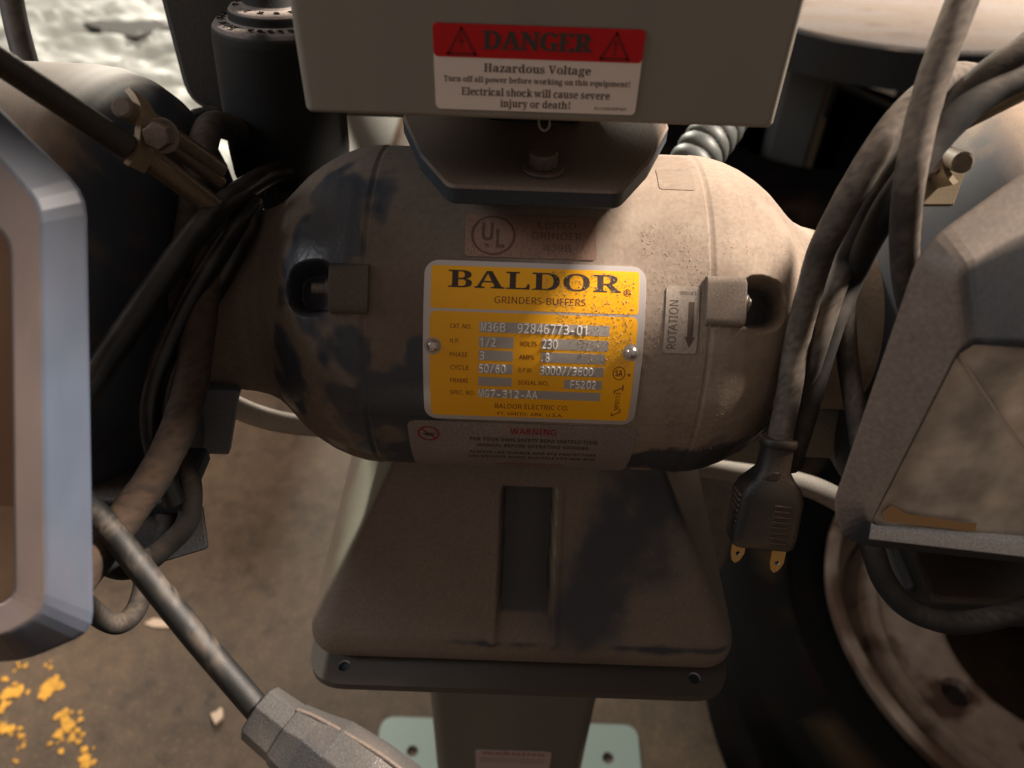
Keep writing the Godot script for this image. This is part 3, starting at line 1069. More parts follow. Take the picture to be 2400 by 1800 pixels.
	var stamps := [["M36B", 0.318, 29.68, 0.0095, 0.0034], ["92846773-01", 0.585, 29.58, 0.0270, 0.0037], ["1/2", 0.296, 25.08, 0.0060, 0.0034], ["230", 0.577, 25.08, 0.0060, 0.0036], ["3", 0.270, 21.00, 0.0018, 0.0034], [".8", 0.560, 21.00, 0.0030, 0.0034], ["50/60", 0.318, 16.88, 0.0104, 0.0034], ["3000//3600", 0.660, 16.88, 0.0210, 0.0034], ["F5202", 0.742, 12.61, 0.0102, 0.0034], ["MG7-312-AA", 0.395, 8.44, 0.0238, 0.0034]]
	for w in stamps:
		stamp.add(lettering(w[0], mono, Vector2(left + w[1] * pw, arc(w[2])), Vector2(w[3], w[4]), on_motor(0.07588), 0.00035))
	part("stamped_characters", stamp, mat(lin(0.96, 0.92, 0.86), 0.4, 0.05), pl)
	for s in [[0.047, 0.7], [0.951, 1.0]]:
		var c: Vector3 = face.call(left + s[0] * pw, arc(23.40), 0.0)
		var out := Vector3(0, c.y - AXIS.y, c.z).normalized()
		var rings := []
		for k in 9:
			var an := PI / 2.0 * k / 8.0
			var ring := PackedVector3Array()
			for j in 24:
				ring.append(c + out * 0.0024 * sin(an) + (Vector3.RIGHT * cos(TAU * j / 24.0) + out.cross(Vector3.RIGHT) * sin(TAU * j / 24.0)) * 0.0027 * maxf(cos(an), 0.01))
			rings.append(ring)
		part("rivet", MB.new().loft(rings), mat(lin(0.6, 0.55, 0.52), 0.24, 0.85), pl)
	# --- listing label above
	var ulp := part("listing_label", sheet(0.0515, arc(64.8 - 50.5), Vector2(-0.0061, arc(57.65)), 0.0016, on, 0.0003, 8), worn(0.6, 0.0), t, func(p: Vector3, _n: Vector3) -> Color: return Color(0.36, 0.21, 0.15) * (1.0 + 0.25 * nz_patch.get_noise_3dv(p)))
	var ul := MB.new()
	var ring_c := Vector2(-0.0211, arc(57.6))
	var ulf := on_motor(0.07565)
	ul.add(ring_mark(ring_c, Vector2(0.0087, 0.0087), 0.0008, ulf))
	ul.add(lettering("U", sans_bold, ring_c + Vector2(-0.0022, 0.0014), Vector2(0.0046, 0.0082), ulf))
	ul.add(lettering("L", sans_bold, ring_c + Vector2(0.0029, -0.0014), Vector2(0.0036, 0.0082), ulf))
	ul.add(lettering("®", sans, ring_c + Vector2(-0.0022, -0.0047), Vector2(0.0018, 0.0018), ulf))
	part("lettering", ul, mat(lin(0.11, 0.06, 0.04), 0.7), ulp)
	var ul2 := MB.new()
	ul2.add(lettering("LISTED", sans, Vector2(0.0042, arc(61.4)), Vector2(0.0148, 0.0029), ulf))
	ul2.add(lettering("GRINDER", sans, Vector2(0.0040, arc(57.8)), Vector2(0.0196, 0.0030), ulf))
	ul2.add(lettering("439B", sans, Vector2(0.0042, arc(54.0)), Vector2(0.0110, 0.0030), ulf))
	part("faded_lettering", ul2, mat(lin(0.13, 0.072, 0.05), 0.7), ulp)
	# --- warning label below
	var wl := part("warning_label", sheet(0.0965, arc(-3.6 + 43.0), Vector2(-0.0066, arc(-23.3)), 0.004, on, 0.0002, 8), worn(0.55, 0.0), t, func(p: Vector3, _n: Vector3) -> Color: return Color(0.34, 0.28, 0.245) * (1.0 + 0.2 * nz_patch.get_noise_3dv(p)))
	var wf := on_motor(0.07555)
	var wr := MB.new()
	wr.add(lettering("WARNING", sans_bold, Vector2(-0.0020, arc(-7.2)), Vector2(0.0195, 0.0040), wf))
	wr.add(ring_mark(Vector2(-0.0463, arc(-10.0)), Vector2(0.0047, 0.0052), 0.0009, wf))
	wr.add(line_mark([Vector2(-0.0493, arc(-10.0) + 0.0034), Vector2(-0.0433, arc(-10.0) - 0.0034)], 0.0008, wf, 0.00014))
	wr.add(lettering("ADVERTISSEMENT", sans, Vector2(-0.002, arc(-33.0)), Vector2(0.031, 0.0038), wf))
	part("red_lettering", wr, mat(lin(0.26, 0.02, 0.03), 0.6), wl)
	var wb := MB.new()
	var lines := [["FOR YOUR OWN SAFETY READ INSTRUCTION", -12.0, 0.0545, 0.0027], ["MANUAL BEFORE OPERATING GRINDER", -15.6, 0.0480, 0.0027], ["ALWAYS USE GUARDS AND EYE PROTECTORS", -20.6, 0.0555, 0.0027], ["USE GRINDER WHEEL SUITABLE FOR 3600 RPM", -24.4, 0.0560, 0.0027]]
	for w in lines:
		wb.add(lettering(w[0], sans_bold, Vector2(-0.0016, arc(w[1])), Vector2(w[2], w[3]), wf))
	wb.add(fill_mark([Vector2(-0.0490, arc(-10.0) - 0.0004), Vector2(-0.0465, arc(-10.0) + 0.0008), Vector2(-0.0437, arc(-10.0) + 0.0002), Vector2(-0.0440, arc(-10.0) - 0.0012), Vector2(-0.0470, arc(-10.0) - 0.0014)], wf))
	part("black_lettering", wb, mat(lin(0.07, 0.045, 0.035), 0.6), wl)
	# --- rotation label
	var rot := on_motor(0.0753)
	var rl := part("rotation_label", sheet(0.0130, arc(43.6 - 23.6), Vector2(0.0537, arc(33.6)), 0.0014, rot, 0.0003, 4), worn(0.6, 0.0), t, func(p: Vector3, _n: Vector3) -> Color: return Color(0.46, 0.38, 0.31) * (1.0 + 0.25 * nz_mid.get_noise_3dv(p)))
	var rf := on_motor(0.0756)
	var rm := MB.new()
	rm.add(lettering("ROTATION", sans, Vector2(0.0503, arc(32.2)), Vector2(0.0190, 0.0034), rf, 0.0, PI / 2.0))
	rm.add(lettering("LB1085", sans, Vector2(0.0555, arc(41.6)), Vector2(0.0062, 0.0014), rf, 0.0, PI))
	rm.add(sheet(0.0022, arc(10.8), Vector2(0.0572, arc(33.6)), 0.0001, rf, 0.00006, 2))
	rm.add(fill_mark([Vector2(0.0551, arc(28.8)), Vector2(0.0572, arc(25.4)), Vector2(0.0593, arc(28.8)), Vector2(0.0572, arc(28.2))], rf, 0.00012))
	part("lettering", rm, mat(lin(0.09, 0.06, 0.04), 0.7), rl)

func view_frame(layers: Array, t: Node3D, called: String, m: Material, colour: Callable) -> Node3D:   # a closed frame swept through matching loops
	var mb := MB.new()
	var rows := []
	for i in layers.size():
		var a: Array = layers[(i + layers.size() - 1) % layers.size()]      # begins at the hidden back edge
		var b: Array = layers[i]
		for k in 9:
			if k == 8 and i < layers.size() - 1:
				continue
			var w := [0.0, 0.10, 0.22, 0.36, 0.5, 0.64, 0.78, 0.90, 1.0][k] as float
			var row := PackedVector3Array()
			for j in a.size():
				var p: Vector3 = a[j]
				var p2: Vector3 = a[(j + 1) % a.size()]
				var q: Vector3 = b[j]
				var q2: Vector3 = b[(j + 1) % b.size()]
				for s in 14:
					row.append(p.lerp(p2, s / 14.0).lerp(q.lerp(q2, s / 14.0), w))
			rows.append(row)
	mb.grid(rows, true)
	return part(called, mb, m, t, colour)

func soft(pts: Array, r: float, seg := 3) -> Array:      # rounds the corners of a loop in space
	var out := []
	for i in pts.size():
		var p: Vector3 = pts[i]
		var a: Vector3 = pts[i - 1] - p
		var b: Vector3 = pts[(i + 1) % pts.size()] - p
		var p0 := p + a.normalized() * minf(r, a.length() * 0.45)
		var p1 := p + b.normalized() * minf(r, b.length() * 0.45)
		for k in seg + 1:
			var w := float(k) / seg
			out.append(p0.lerp(p, w).lerp(p.lerp(p1, w), w))
	return out

func hex_bolt(c: Vector3, axis: Vector3, r: float, h: float, m: Material, parent: Node3D, colour: Callable) -> void:
	var b := part("hex_bolt", rod(c, c + axis * h, r, 6, 0.0006), m, parent, colour)
	part("washer", rod(c - axis * 0.0014, c - axis * 0.0001, r * 1.25, 24, 0.0003), m, b, colour)

func left_shield(t: Node3D) -> void:
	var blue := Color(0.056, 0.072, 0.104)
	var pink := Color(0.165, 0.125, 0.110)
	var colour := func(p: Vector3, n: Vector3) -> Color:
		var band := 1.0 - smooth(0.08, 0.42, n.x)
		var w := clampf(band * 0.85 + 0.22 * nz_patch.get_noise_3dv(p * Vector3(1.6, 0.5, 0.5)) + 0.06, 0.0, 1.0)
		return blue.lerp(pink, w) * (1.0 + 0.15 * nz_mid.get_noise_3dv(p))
	var outer := soft([Vector3(-0.2324, 1.1063, 0.0673), Vector3(-0.1720, 1.0733, 0.0862), Vector3(-0.1364, 1.0409, 0.1033), Vector3(-0.1353, 0.9378, 0.1827), Vector3(-0.1555, 0.9308, 0.1890), Vector3(-0.2532, 0.9242, 0.1949)], 0.006)
	var mid := soft([Vector3(-0.2234, 1.1020, 0.0792), Vector3(-0.1699, 1.0703, 0.0983), Vector3(-0.1433, 1.0433, 0.1145), Vector3(-0.1439, 0.9512, 0.1840), Vector3(-0.1557, 0.9454, 0.1892), Vector3(-0.2418, 0.9405, 0.1937)], 0.005)
	var inner := soft([Vector3(-0.2135, 1.0792, 0.0997), Vector3(-0.1778, 1.0612, 0.1079), Vector3(-0.1511, 1.0353, 0.1218), Vector3(-0.1531, 0.9538, 0.1817), Vector3(-0.1597, 0.9513, 0.1840), Vector3(-0.2360, 0.9479, 0.1870)], 0.004)
	var inner_back := soft([Vector3(-0.2267, 1.0745, 0.0865), Vector3(-0.1868, 1.0563, 0.0975), Vector3(-0.1590, 1.0287, 0.1116), Vector3(-0.1608, 0.9431, 0.1752), Vector3(-0.1677, 0.9405, 0.1776), Vector3(-0.2482, 0.9369, 0.1808)], 0.004)
	var outer_back := soft([Vector3(-0.2485, 1.1030, 0.0501), Vector3(-0.1833, 1.0678, 0.0710), Vector3(-0.1451, 1.0332, 0.0914), Vector3(-0.1446, 0.9258, 0.1746), Vector3(-0.1642, 0.9187, 0.1810), Vector3(-0.2678, 0.9115, 0.1875)], 0.006)
	var sm := mat(Color.WHITE, 0.45)
	sm.vertex_color_use_as_albedo = true
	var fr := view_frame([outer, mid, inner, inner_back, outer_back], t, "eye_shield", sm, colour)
	var lens := MB.new()
	lens.loft([PackedVector3Array(soft([Vector3(-0.2237, 1.0756, 0.0896), Vector3(-0.1843, 1.0576, 0.1003), Vector3(-0.1565, 1.0305, 0.1140), Vector3(-0.1583, 0.9454, 0.1772), Vector3(-0.1657, 0.9429, 0.1794), Vector3(-0.2451, 0.9397, 0.1823)], 0.004)), PackedVector3Array(soft([Vector3(-0.2257, 1.0748, 0.0875), Vector3(-0.1859, 1.0567, 0.0984), Vector3(-0.1578, 1.0294, 0.1123), Vector3(-0.1596, 0.9436, 0.1761), Vector3(-0.1670, 0.9411, 0.1784), Vector3(-0.2471, 0.9378, 0.1813)], 0.004))])
	var lm := mat(Color(0.55, 0.40, 0.28, 0.55), 0.45)
	lm.transparency = BaseMaterial3D.TRANSPARENCY_ALPHA
	part("lens", lens, lm, fr)
	# rod, clamp and bolts that carry it
	var steel := worn(0.45, 0.01, 30.0, 0.25)
	var dark := func(p: Vector3, n: Vector3) -> Color: return dusty(p, n, -0.42, Color(0.05, 0.042, 0.036), Color(0.16, 0.12, 0.09))
	var zinc := func(p: Vector3, n: Vector3) -> Color: return Color(0.44, 0.32, 0.20) * (1.0 + 0.3 * nz_mid.get_noise_3dv(p))
	part("shield_rod", rod(Vector3(-0.1814, 1.0703, 0.0634), Vector3(-0.1495, 1.0283, 0.0474), 0.0044, 24), steel, t, dark)
	for q in [[Vector3(-0.1513, 1.0299, 0.0257), Vector3(-0.1355, 1.0006, 0.0077), 0.0036], [Vector3(-0.1512, 1.0226, 0.0377), Vector3(-0.1329, 0.9900, 0.0240), 0.0046], [Vector3(-0.1526, 1.0260, 0.0252), Vector3(-0.1361, 0.9957, 0.0095), 0.003]]:
		part("shield_rod", rod(q[0], q[1], q[2], 20), worn(0.3, 0.0, 30.0, 0.6), t, func(_p: Vector3, _n: Vector3) -> Color: return Color(0.30, 0.22, 0.15))
	clamp_strip(t, [Vector3(-0.1543, 1.0420, 0.0283), Vector3(-0.1512, 1.0402, 0.0313), Vector3(-0.1484, 1.0368, 0.0357), Vector3(-0.1483, 1.0317, 0.0416), Vector3(-0.1482, 1.0282, 0.0461), Vector3(-0.1509, 1.0240, 0.0512)], Vector3(-0.1476, 1.0301, 0.0282) - Vector3(-0.1484, 1.0368, 0.0357), zinc)
	part("stud", rod(Vector3(-0.1514, 1.0408, 0.0414), Vector3(-0.1522, 1.0282, 0.0245), 0.0037, 24, 0.0008), worn(0.6, 0.006, 60.0), t, func(p: Vector3, n: Vector3) -> Color: return dusty(p, n, 0.3, Color(0.08, 0.06, 0.05), Color(0.30, 0.22, 0.17)))
	hex_bolt(Vector3(-0.1411, 1.0297, 0.0393), (Vector3(-0.1407, 1.0331, 0.0484) - Vector3(-0.1411, 1.0297, 0.0393)).normalized(), 0.0050, 0.0055, worn(0.5, 0.02), t, func(p: Vector3, n: Vector3) -> Color: return dusty(p, n, 0.1, Color(0.09, 0.075, 0.06), Color(0.38, 0.29, 0.23)))

func clamp_strip(t: Node3D, pts: Array, over: Vector3, colour: Callable) -> void:
	var line := curve(pts, 4)
	var rows := [PackedVector3Array(), PackedVector3Array(), PackedVector3Array(), PackedVector3Array()]
	var rings := []
	for i in line.size():
		var d := (line[mini(i + 1, line.size() - 1)] - line[maxi(i - 1, 0)]).normalized()
		var n := d.cross(over).normalized() * 0.0011
		rings.append(PackedVector3Array([line[i] + n, line[i] - n, line[i] - n + over, line[i] + n + over]))
	var m := MB.new()
	for k in 4:
		var strip := []
		for r in rings:
			strip.append(PackedVector3Array([r[k], r[(k + 1) % 4]]))
		m.grid(strip)
	m.cap(rings[0], false)
	m.cap(rings[-1], true)
	part("shield_clamp", m, worn(0.45, 0.005, 60.0, 0.3), t, colour)

func right_shield(t: Node3D) -> void:
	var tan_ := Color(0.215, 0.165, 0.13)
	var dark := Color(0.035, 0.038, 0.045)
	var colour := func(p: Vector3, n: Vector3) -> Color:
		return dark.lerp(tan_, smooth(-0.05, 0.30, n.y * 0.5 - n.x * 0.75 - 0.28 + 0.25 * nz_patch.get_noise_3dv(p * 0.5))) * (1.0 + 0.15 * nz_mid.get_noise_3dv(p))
	var outer := soft([Vector3(0.2325, 1.1073, 0.0408), Vector3(0.1184, 1.0306, 0.0911), Vector3(0.1136, 1.0242, 0.0941), Vector3(0.1080, 0.9327, 0.1186), Vector3(0.1139, 0.9203, 0.1231), Vector3(0.1221, 0.9168, 0.1249), Vector3(0.3156, 0.9034, 0.1329)], 0.005)
	var mid := soft([Vector3(0.2259, 1.0740, 0.0748), Vector3(0.1225, 1.0273, 0.1034), Vector3(0.1215, 1.0211, 0.1049), Vector3(0.1164, 0.9372, 0.1227), Vector3(0.1200, 0.9294, 0.1243), Vector3(0.1250, 0.9271, 0.1250), Vector3(0.3044, 0.9132, 0.1295)], 0.004)
	var inner := soft([Vector3(0.2278, 1.0050, 0.1188), Vector3(0.1298, 1.0064, 0.1148), Vector3(0.1266, 1.0036, 0.1153), Vector3(0.1198, 0.9345, 0.1264), Vector3(0.1206, 0.9328, 0.1266), Vector3(0.1224, 0.9314, 0.1265), Vector3(0.2835, 0.9181, 0.1271)], 0.003)
	var inner_back := soft([Vector3(0.2314, 1.0028, 0.1160), Vector3(0.1379, 0.9981, 0.1041), Vector3(0.1347, 0.9949, 0.1043), Vector3(0.1255, 0.9251, 0.1188), Vector3(0.1263, 0.9234, 0.1190), Vector3(0.1281, 0.9219, 0.1189), Vector3(0.2912, 0.9120, 0.1225)], 0.003)
	var outer_back := soft([Vector3(0.2424, 1.1045, 0.0312), Vector3(0.1297, 1.0206, 0.0758), Vector3(0.1245, 1.0141, 0.0790), Vector3(0.1170, 0.9196, 0.1075), Vector3(0.1222, 0.9079, 0.1127), Vector3(0.1305, 0.9046, 0.1144), Vector3(0.3334, 0.8911, 0.1225)], 0.005)
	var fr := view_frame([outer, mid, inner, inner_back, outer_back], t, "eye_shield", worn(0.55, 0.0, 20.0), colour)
	# the bent plastic pane, scratched and dusty
	var lm := mat(Color(0.97, 0.90, 0.82, 0.72), 0.5)
	lm.albedo_texture = noise_tex(0.02, 0.62, 1.0, 256, 5, 61)
	lm.uv1_triplanar = true
	lm.uv1_scale = Vector3.ONE * 9.0
	lm.transparency = BaseMaterial3D.TRANSPARENCY_ALPHA
	var near := [Vector3(0.2256, 1.0035, 0.1161), Vector3(0.1313, 1.0050, 0.1134), Vector3(0.1275, 1.0013, 0.1141), Vector3(0.1682, 0.9597, 0.1199), Vector3(0.2796, 0.9171, 0.1246)]
	var low := [Vector3(0.1275, 1.0013, 0.1141), Vector3(0.1209, 0.9315, 0.1251), Vector3(0.1230, 0.9293, 0.1257), Vector3(0.2796, 0.9171, 0.1246), Vector3(0.1682, 0.9597, 0.1199)]
	for poly in [near, low]:
		var back := PackedVector3Array()
		for p in poly:
			back.append(p + Vector3(0, -0.0011, -0.0011))
		part("lens", MB.new().layers([PackedVector3Array(poly), back]), lm, fr)
	part("lens_crease", tube([Vector3(0.1275, 1.0014, 0.1146), Vector3(0.1465, 0.9819, 0.1167), Vector3(0.1679, 0.9601, 0.1202)], 0.0005, 6, 3), mat(lin(0.5, 0.4, 0.34), 0.5), fr)
	# aluminium strip that holds the pane, and a scrap of old tape
	var alu := worn(0.34, 0.0, 30.0, 0.35)
	var bright := func(p: Vector3, _n: Vector3) -> Color: return Color(0.80, 0.78, 0.77) * (1.0 + 0.2 * nz_mid.get_noise_3dv(p))
	var strip := []
	for q in [[Vector3(0.1205, 0.9310, 0.1255), Vector3(0.1195, 0.9316, 0.1283), Vector3(0.1199, 0.9268, 0.1293), Vector3(0.1227, 0.9218, 0.1258), Vector3(0.1243, 0.9244, 0.1207)], [Vector3(0.1886, 0.9270, 0.1265), Vector3(0.1869, 0.9274, 0.1295), Vector3(0.1888, 0.9212, 0.1317), Vector3(0.1931, 0.9160, 0.1283), Vector3(0.1943, 0.9203, 0.1217)], [Vector3(0.2578, 0.9221, 0.1282), Vector3(0.2560, 0.9220, 0.1310), Vector3(0.2581, 0.9163, 0.1334), Vector3(0.2638, 0.9110, 0.1301), Vector3(0.2645, 0.9162, 0.1241)]]:
		strip.append(PackedVector3Array(q))
	var sm := MB.new()
	for k in 5:
		var rows := []
		for r in strip:
			rows.append(PackedVector3Array([r[k], r[(k + 1) % 5]]))
		sm.grid(rows)
	sm.cap(strip[0], false)
	sm.cap(strip[-1], true)
	part("clamp_strip", sm, alu, fr, bright)
	part("tape_scrap", plate(PackedVector2Array([Vector2(0, 0), Vector2(0.033, -0.0015), Vector2(0.0335, 0.003), Vector2(0.03, 0.0025), Vector2(0.02, 0.0035), Vector2(0.008, 0.0045), Vector2(0.002, 0.008), Vector2(-0.001, 0.004)]), Transform3D(Basis((Vector3(0.1551, 0.9317, 0.1269) - Vector3(0.1245, 0.9336, 0.1266)).normalized(), (Vector3(0.1221, 0.9418, 0.1252) - Vector3(0.1245, 0.9336, 0.1266)).normalized(), (Vector3(0.1213, 0.9387, 0.1307) - Vector3(0.1245, 0.9336, 0.1266)).normalized()), Vector3(0.1246, 0.9335, 0.1265)), 0.0004, 0.0001), mat(lin(0.36, 0.20, 0.08), 0.6), fr)
	# rod, clamp and bolts
	var zinc := func(p: Vector3, n: Vector3) -> Color: return Color(0.27, 0.205, 0.125) * (1.0 + 0.35 * nz_mid.get_noise_3dv(p))
	part("shield_rod", rod(Vector3(0.1680, 1.0677, 0.0415), Vector3(0.1490, 1.0376, 0.0215), 0.0046, 24), worn(0.4, 0.01, 30.0, 0.3), t, func(p: Vector3, _n: Vector3) -> Color: return Color(0.27, 0.22, 0.14) * (1.0 + 0.3 * nz_mid.get_noise_3dv(p)))
	clamp_strip(t, [Vector3(0.1467, 1.0389, 0.0244), Vector3(0.1445, 1.0345, 0.0310), Vector3(0.1425, 1.0282, 0.0394), Vector3(0.1453, 1.0248, 0.0451)], Vector3(0.1435, 1.0230, 0.0144) - Vector3(0.1445, 1.0345, 0.0310), zinc)
	part("clamp_foot", plate(rounded([Vector2(-0.009, -0.009), Vector2(0.006, -0.010), Vector2(0.011, 0.003), Vector2(-0.004, 0.011)], 0.001), Transform3D(Basis.from_euler(Vector3(-0.7, -0.1, 0.15)), Vector3(0.1444, 1.0187, 0.0317)), 0.003), worn(0.45, 0.005, 60.0, 0.3), t, zinc)
	part("stud", rod(Vector3(0.1432, 1.0339, 0.0477), Vector3(0.1461, 1.0272, 0.0268), 0.0037, 24, 0.0008), worn(0.6, 0.006, 60.0), t, func(p: Vector3, n: Vector3) -> Color: return dusty(p, n, 0.3, Color(0.08, 0.06, 0.05), Color(0.30, 0.23, 0.17)))
	hex_bolt(Vector3(0.1400, 1.0263, 0.0317), (Vector3(0.1341, 1.0332, 0.0456) - Vector3(0.1400, 1.0263, 0.0317)).normalized(), 0.0050, 0.005, worn(0.5, 0.02), t, func(p: Vector3, n: Vector3) -> Color: return dusty(p, n, 0.1, Color(0.09, 0.075, 0.06), Color(0.38, 0.29, 0.23)))

func grains(t: Node3D) -> void:
	var sp := SphereMesh.new()
	sp.radius = 0.5
	sp.height = 0.8
	sp.radial_segments = 6
	sp.rings = 3
	var gm := mat(lin(0.40, 0.30, 0.21), 0.8)
	gm.vertex_color_use_as_albedo = true
	sp.material = gm
	var rng := RandomNumberGenerator.new()
	rng.seed = 9
	var list := []
	while list.size() < 9000:
		var x := rng.randf_range(0.0, 0.116)
		var a := rng.randf_range(-14.0, 66.0)
		var k := nz_mid.get_noise_3d(x, a * 0.0013, 0.4)
		var on_plate := x < 0.038 and a < 48.5
		if on_plate and (a < 20.0 or x < 0.0 or x + (a - 20.0) * 0.0009 < 0.021):
			continue
		if not on_plate and x < 0.04 and a > 49.0:
			continue
		if rng.randf() > (0.9 if on_plate else 0.28 + 1.1 * maxf(k, 0.0) + (0.25 if a < 15.0 else 0.0)):
			continue
		var r := profile_at(x) if x > 0.0686 else (0.07592 if on_plate else 0.0753)
		if absf(a - 41.5) < 8.5 and x > 0.064:
			if x > 0.0795 and x < 0.098:
				continue
			if x < 0.0795:
				r = 0.0772
		var an := deg_to_rad(a)
		var s := 0.00016 + 0.00034 * pow(rng.randf(), 6.0) * (1.0 if k > 0.05 or on_plate else 0.4)
		var p := Vector3(AXIS.x + x, AXIS.y + r * sin(an), r * cos(an))
		var b := Basis.from_euler(Vector3(rng.randf() * TAU, rng.randf() * TAU, 0)).scaled(Vector3(s * rng.randf_range(0.8, 1.7), s, s * rng.randf_range(0.8, 1.4)))
		list.append([Transform3D(b, p), rng.randf_range(0.6, 1.2)])
	var mm := MultiMesh.new()
	mm.transform_format = MultiMesh.TRANSFORM_3D
	mm.use_colors = true
	mm.mesh = sp
	mm.instance_count = list.size()
	for i in list.size():
		mm.set_instance_transform(i, list[i][0])
		mm.set_instance_color(i, Color(1, 1, 1) * list[i][1])
	var o := MultiMeshInstance3D.new()
	o.name = "dust_grains"
	o.multimesh = mm
	o.position = -t.position
	o.set_meta("kind", "stuff")
	t.add_child(o)

# ---------------- what stands on and hangs round the grinder
func control_box() -> void:
	var t := thing("control_box", "grey sheet metal switch box with a red danger label above the motor", "switch box", Vector3(-0.006, 1.008, 0.0))
	var grey := func(p: Vector3, n: Vector3) -> Color: return Color(0.265, 0.238, 0.200) * (1.0 + 0.16 * nz_big.get_noise_3dv(p * 2.0) + 0.04 * nz_fine.get_noise_3dv(p))
	var gm := mat(Color.WHITE, 0.42)
	gm.vertex_color_use_as_albedo = true
	var rings := []
	for s in [[1.0445, 0.0016], [1.0449, 0.0004], [1.0462, 0.0], [1.18, 0.0], [1.40, 0.0]]:
		rings.append(ring_y(s[0], -0.0055, -0.022, 0.0790 - s[1], 0.072 - s[1], 0.003, 5, 24))
	part("enclosure", MB.new().loft(rings), gm, t, grey)
	# danger label
	var on := func(u: float, v: float, h: float) -> Vector3: return Vector3(u, v, 0.0501 + h)
	var up := func(u: float, v: float, h: float) -> Vector3: return Vector3(u, v, 0.05034 + h)
	var x0 := -0.0402
	var x1 := 0.0262
	var y0 := 1.0478
	var y1 := 1.0750
	var cx := (x0 + x1) / 2.0
	var la := part("danger_label", sheet(x1 - x0, y1 - y0, Vector2(cx, (y0 + y1) / 2.0), 0.0016, on, 0.00022, 3), mat(lin(0.86, 0.72, 0.63), 0.5), t)
	var split := 1.0648
	part("red_band", sheet(x1 - x0, y1 - split, Vector2(cx, (y1 + split) / 2.0), 0.0014, on, 0.00030, 3), mat(lin(0.55, 0.003, 0.006), 0.45), la)
	var ink := MB.new()
	var ln := [["DANGER", serif_bold, cx - 0.0004, 1.0704, 0.0342, 0.0056], ["Hazardous Voltage", serif_bold, cx, 1.0614, 0.0345, 0.0036], ["Turn off all power before working on this equipment!", serif_bold, cx, 1.0577, 0.0606, 0.0025], ["Electrical shock will cause severe", serif_bold, cx - 0.0002, 1.0540, 0.0488, 0.0027], ["injury or death!", serif_bold, cx - 0.0002, 1.0500, 0.0232, 0.0034], ["65-234200P001", sans, cx + 0.0248, 1.0497, 0.0106, 0.0009]]
	for k in 2:
		ink.add(lettering("DANGER", serif_bold, Vector2(cx - 0.0004 + (0.00022 if k else -0.00022), 1.0704), Vector2(0.0342, 0.0056), func(u: float, v: float, h: float) -> Vector3: return Vector3(u, v, 0.05048 + 0.00002 * k + h)))
	for w in ln:
		ink.add(lettering(w[0], w[1], Vector2(w[2], w[3]), Vector2(w[4], w[5]), up if w[3] < 1.065 else func(u: float, v: float, h: float) -> Vector3: return Vector3(u, v, 0.05044 + h)))
	part("lettering", ink, mat(lin(0.06, 0.042, 0.034), 0.6), la)
	var on_red := func(u: float, v: float, h: float) -> Vector3: return Vector3(u, v, 0.05044 + h)
	for s in [-1, 1]:
		var sym := MB.new()
		var c := Vector2(cx + s * 0.0243, 1.0690)
		sym.add(line_mark([c + Vector2(-0.0043, -0.0031), c + Vector2(0.0, 0.0046), c + Vector2(0.0043, -0.0031), c + Vector2(-0.0043, -0.0031)], 0.0008, on_red))
		if s < 0:
			sym.add(fill_mark([c + Vector2(0.0004, 0.0030), c + Vector2(-0.0011, 0.0002), c + Vector2(-0.0001, 0.0004), c + Vector2(-0.0006, -0.0023), c + Vector2(0.0010, 0.0013), c + Vector2(0.0001, 0.0011)], on_red))
		else:
			sym.add(fill_mark([c + Vector2(-0.0005, 0.0024), c + Vector2(0.0005, 0.0024), c + Vector2(0.0003, -0.0009), c + Vector2(-0.0003, -0.0009)], on_red))
			sym.add(fill_mark([c + Vector2(-0.0004, -0.0013), c + Vector2(0.0004, -0.0013), c + Vector2(0.0004, -0.0021), c + Vector2(-0.0004, -0.0021)], on_red))
		part("warning_symbol", sym, mat(lin(0.20, 0.004, 0.006), 0.6), la)
	# bracket between box and motor: a thick tapered plate with a bolt
	var poly := rounded([Vector2(-0.0375, -0.0470), Vector2(0.0255, -0.0470), Vector2(0.0385, -0.022), Vector2(0.0505, 0.012), Vector2(0.0505, 0.06), Vector2(-0.0615, 0.06), Vector2(-0.0615, 0.012), Vector2(-0.0505, -0.022)], [0.006, 0.006, 0.01, 0.004, 0.002, 0.002, 0.004, 0.01], 6)
	var br := part("bracket", plate(poly, Transform3D(Basis(Vector3.RIGHT, Vector3.FORWARD, Vector3.UP), Vector3(0, 1.0103, 0)), 0.0077, 0.0010), worn(0.65, 0.02, 40.0), t, func(p: Vector3, n: Vector3) -> Color: return dusty(p, n, 0.15 if n.y > 0.5 else -0.55, Color(0.035, 0.045, 0.058), Color(0.26, 0.185, 0.13)))
	var bolt_c := Vector3(-0.0028, 1.0180, 0.0319)
	var steel := worn(0.55, 0.02, 30.0, 0.2)
	var bc := func(p: Vector3, n: Vector3) -> Color: return dusty(p, n, 0.25, Color(0.05, 0.055, 0.06), Color(0.25, 0.18, 0.13))
	part("washer", rod(bolt_c, bolt_c + Vector3(0, 0.0014, 0), 0.0080, 32, 0.0003), steel, br, bc)
	part("bolt_head", rod(bolt_c + Vector3(0, 0.0014, 0), bolt_c + Vector3(0, 0.0072, 0), 0.0054, 24, 0.0007), steel, br, bc)
	part("bracket_pad", block(Vector3(-0.006, 1.0050, -0.005), Vector3(0.026, 0.0056, 0.024), 0.002), worn(0.65, 0.02), t, dusty_fn(-0.5))
	part("post", block(Vector3(-0.006, 1.031, -0.03), Vector3(0.02, 0.0138, 0.02), 0.003), worn(0.65, 0.02), t, dusty_fn(-0.3))
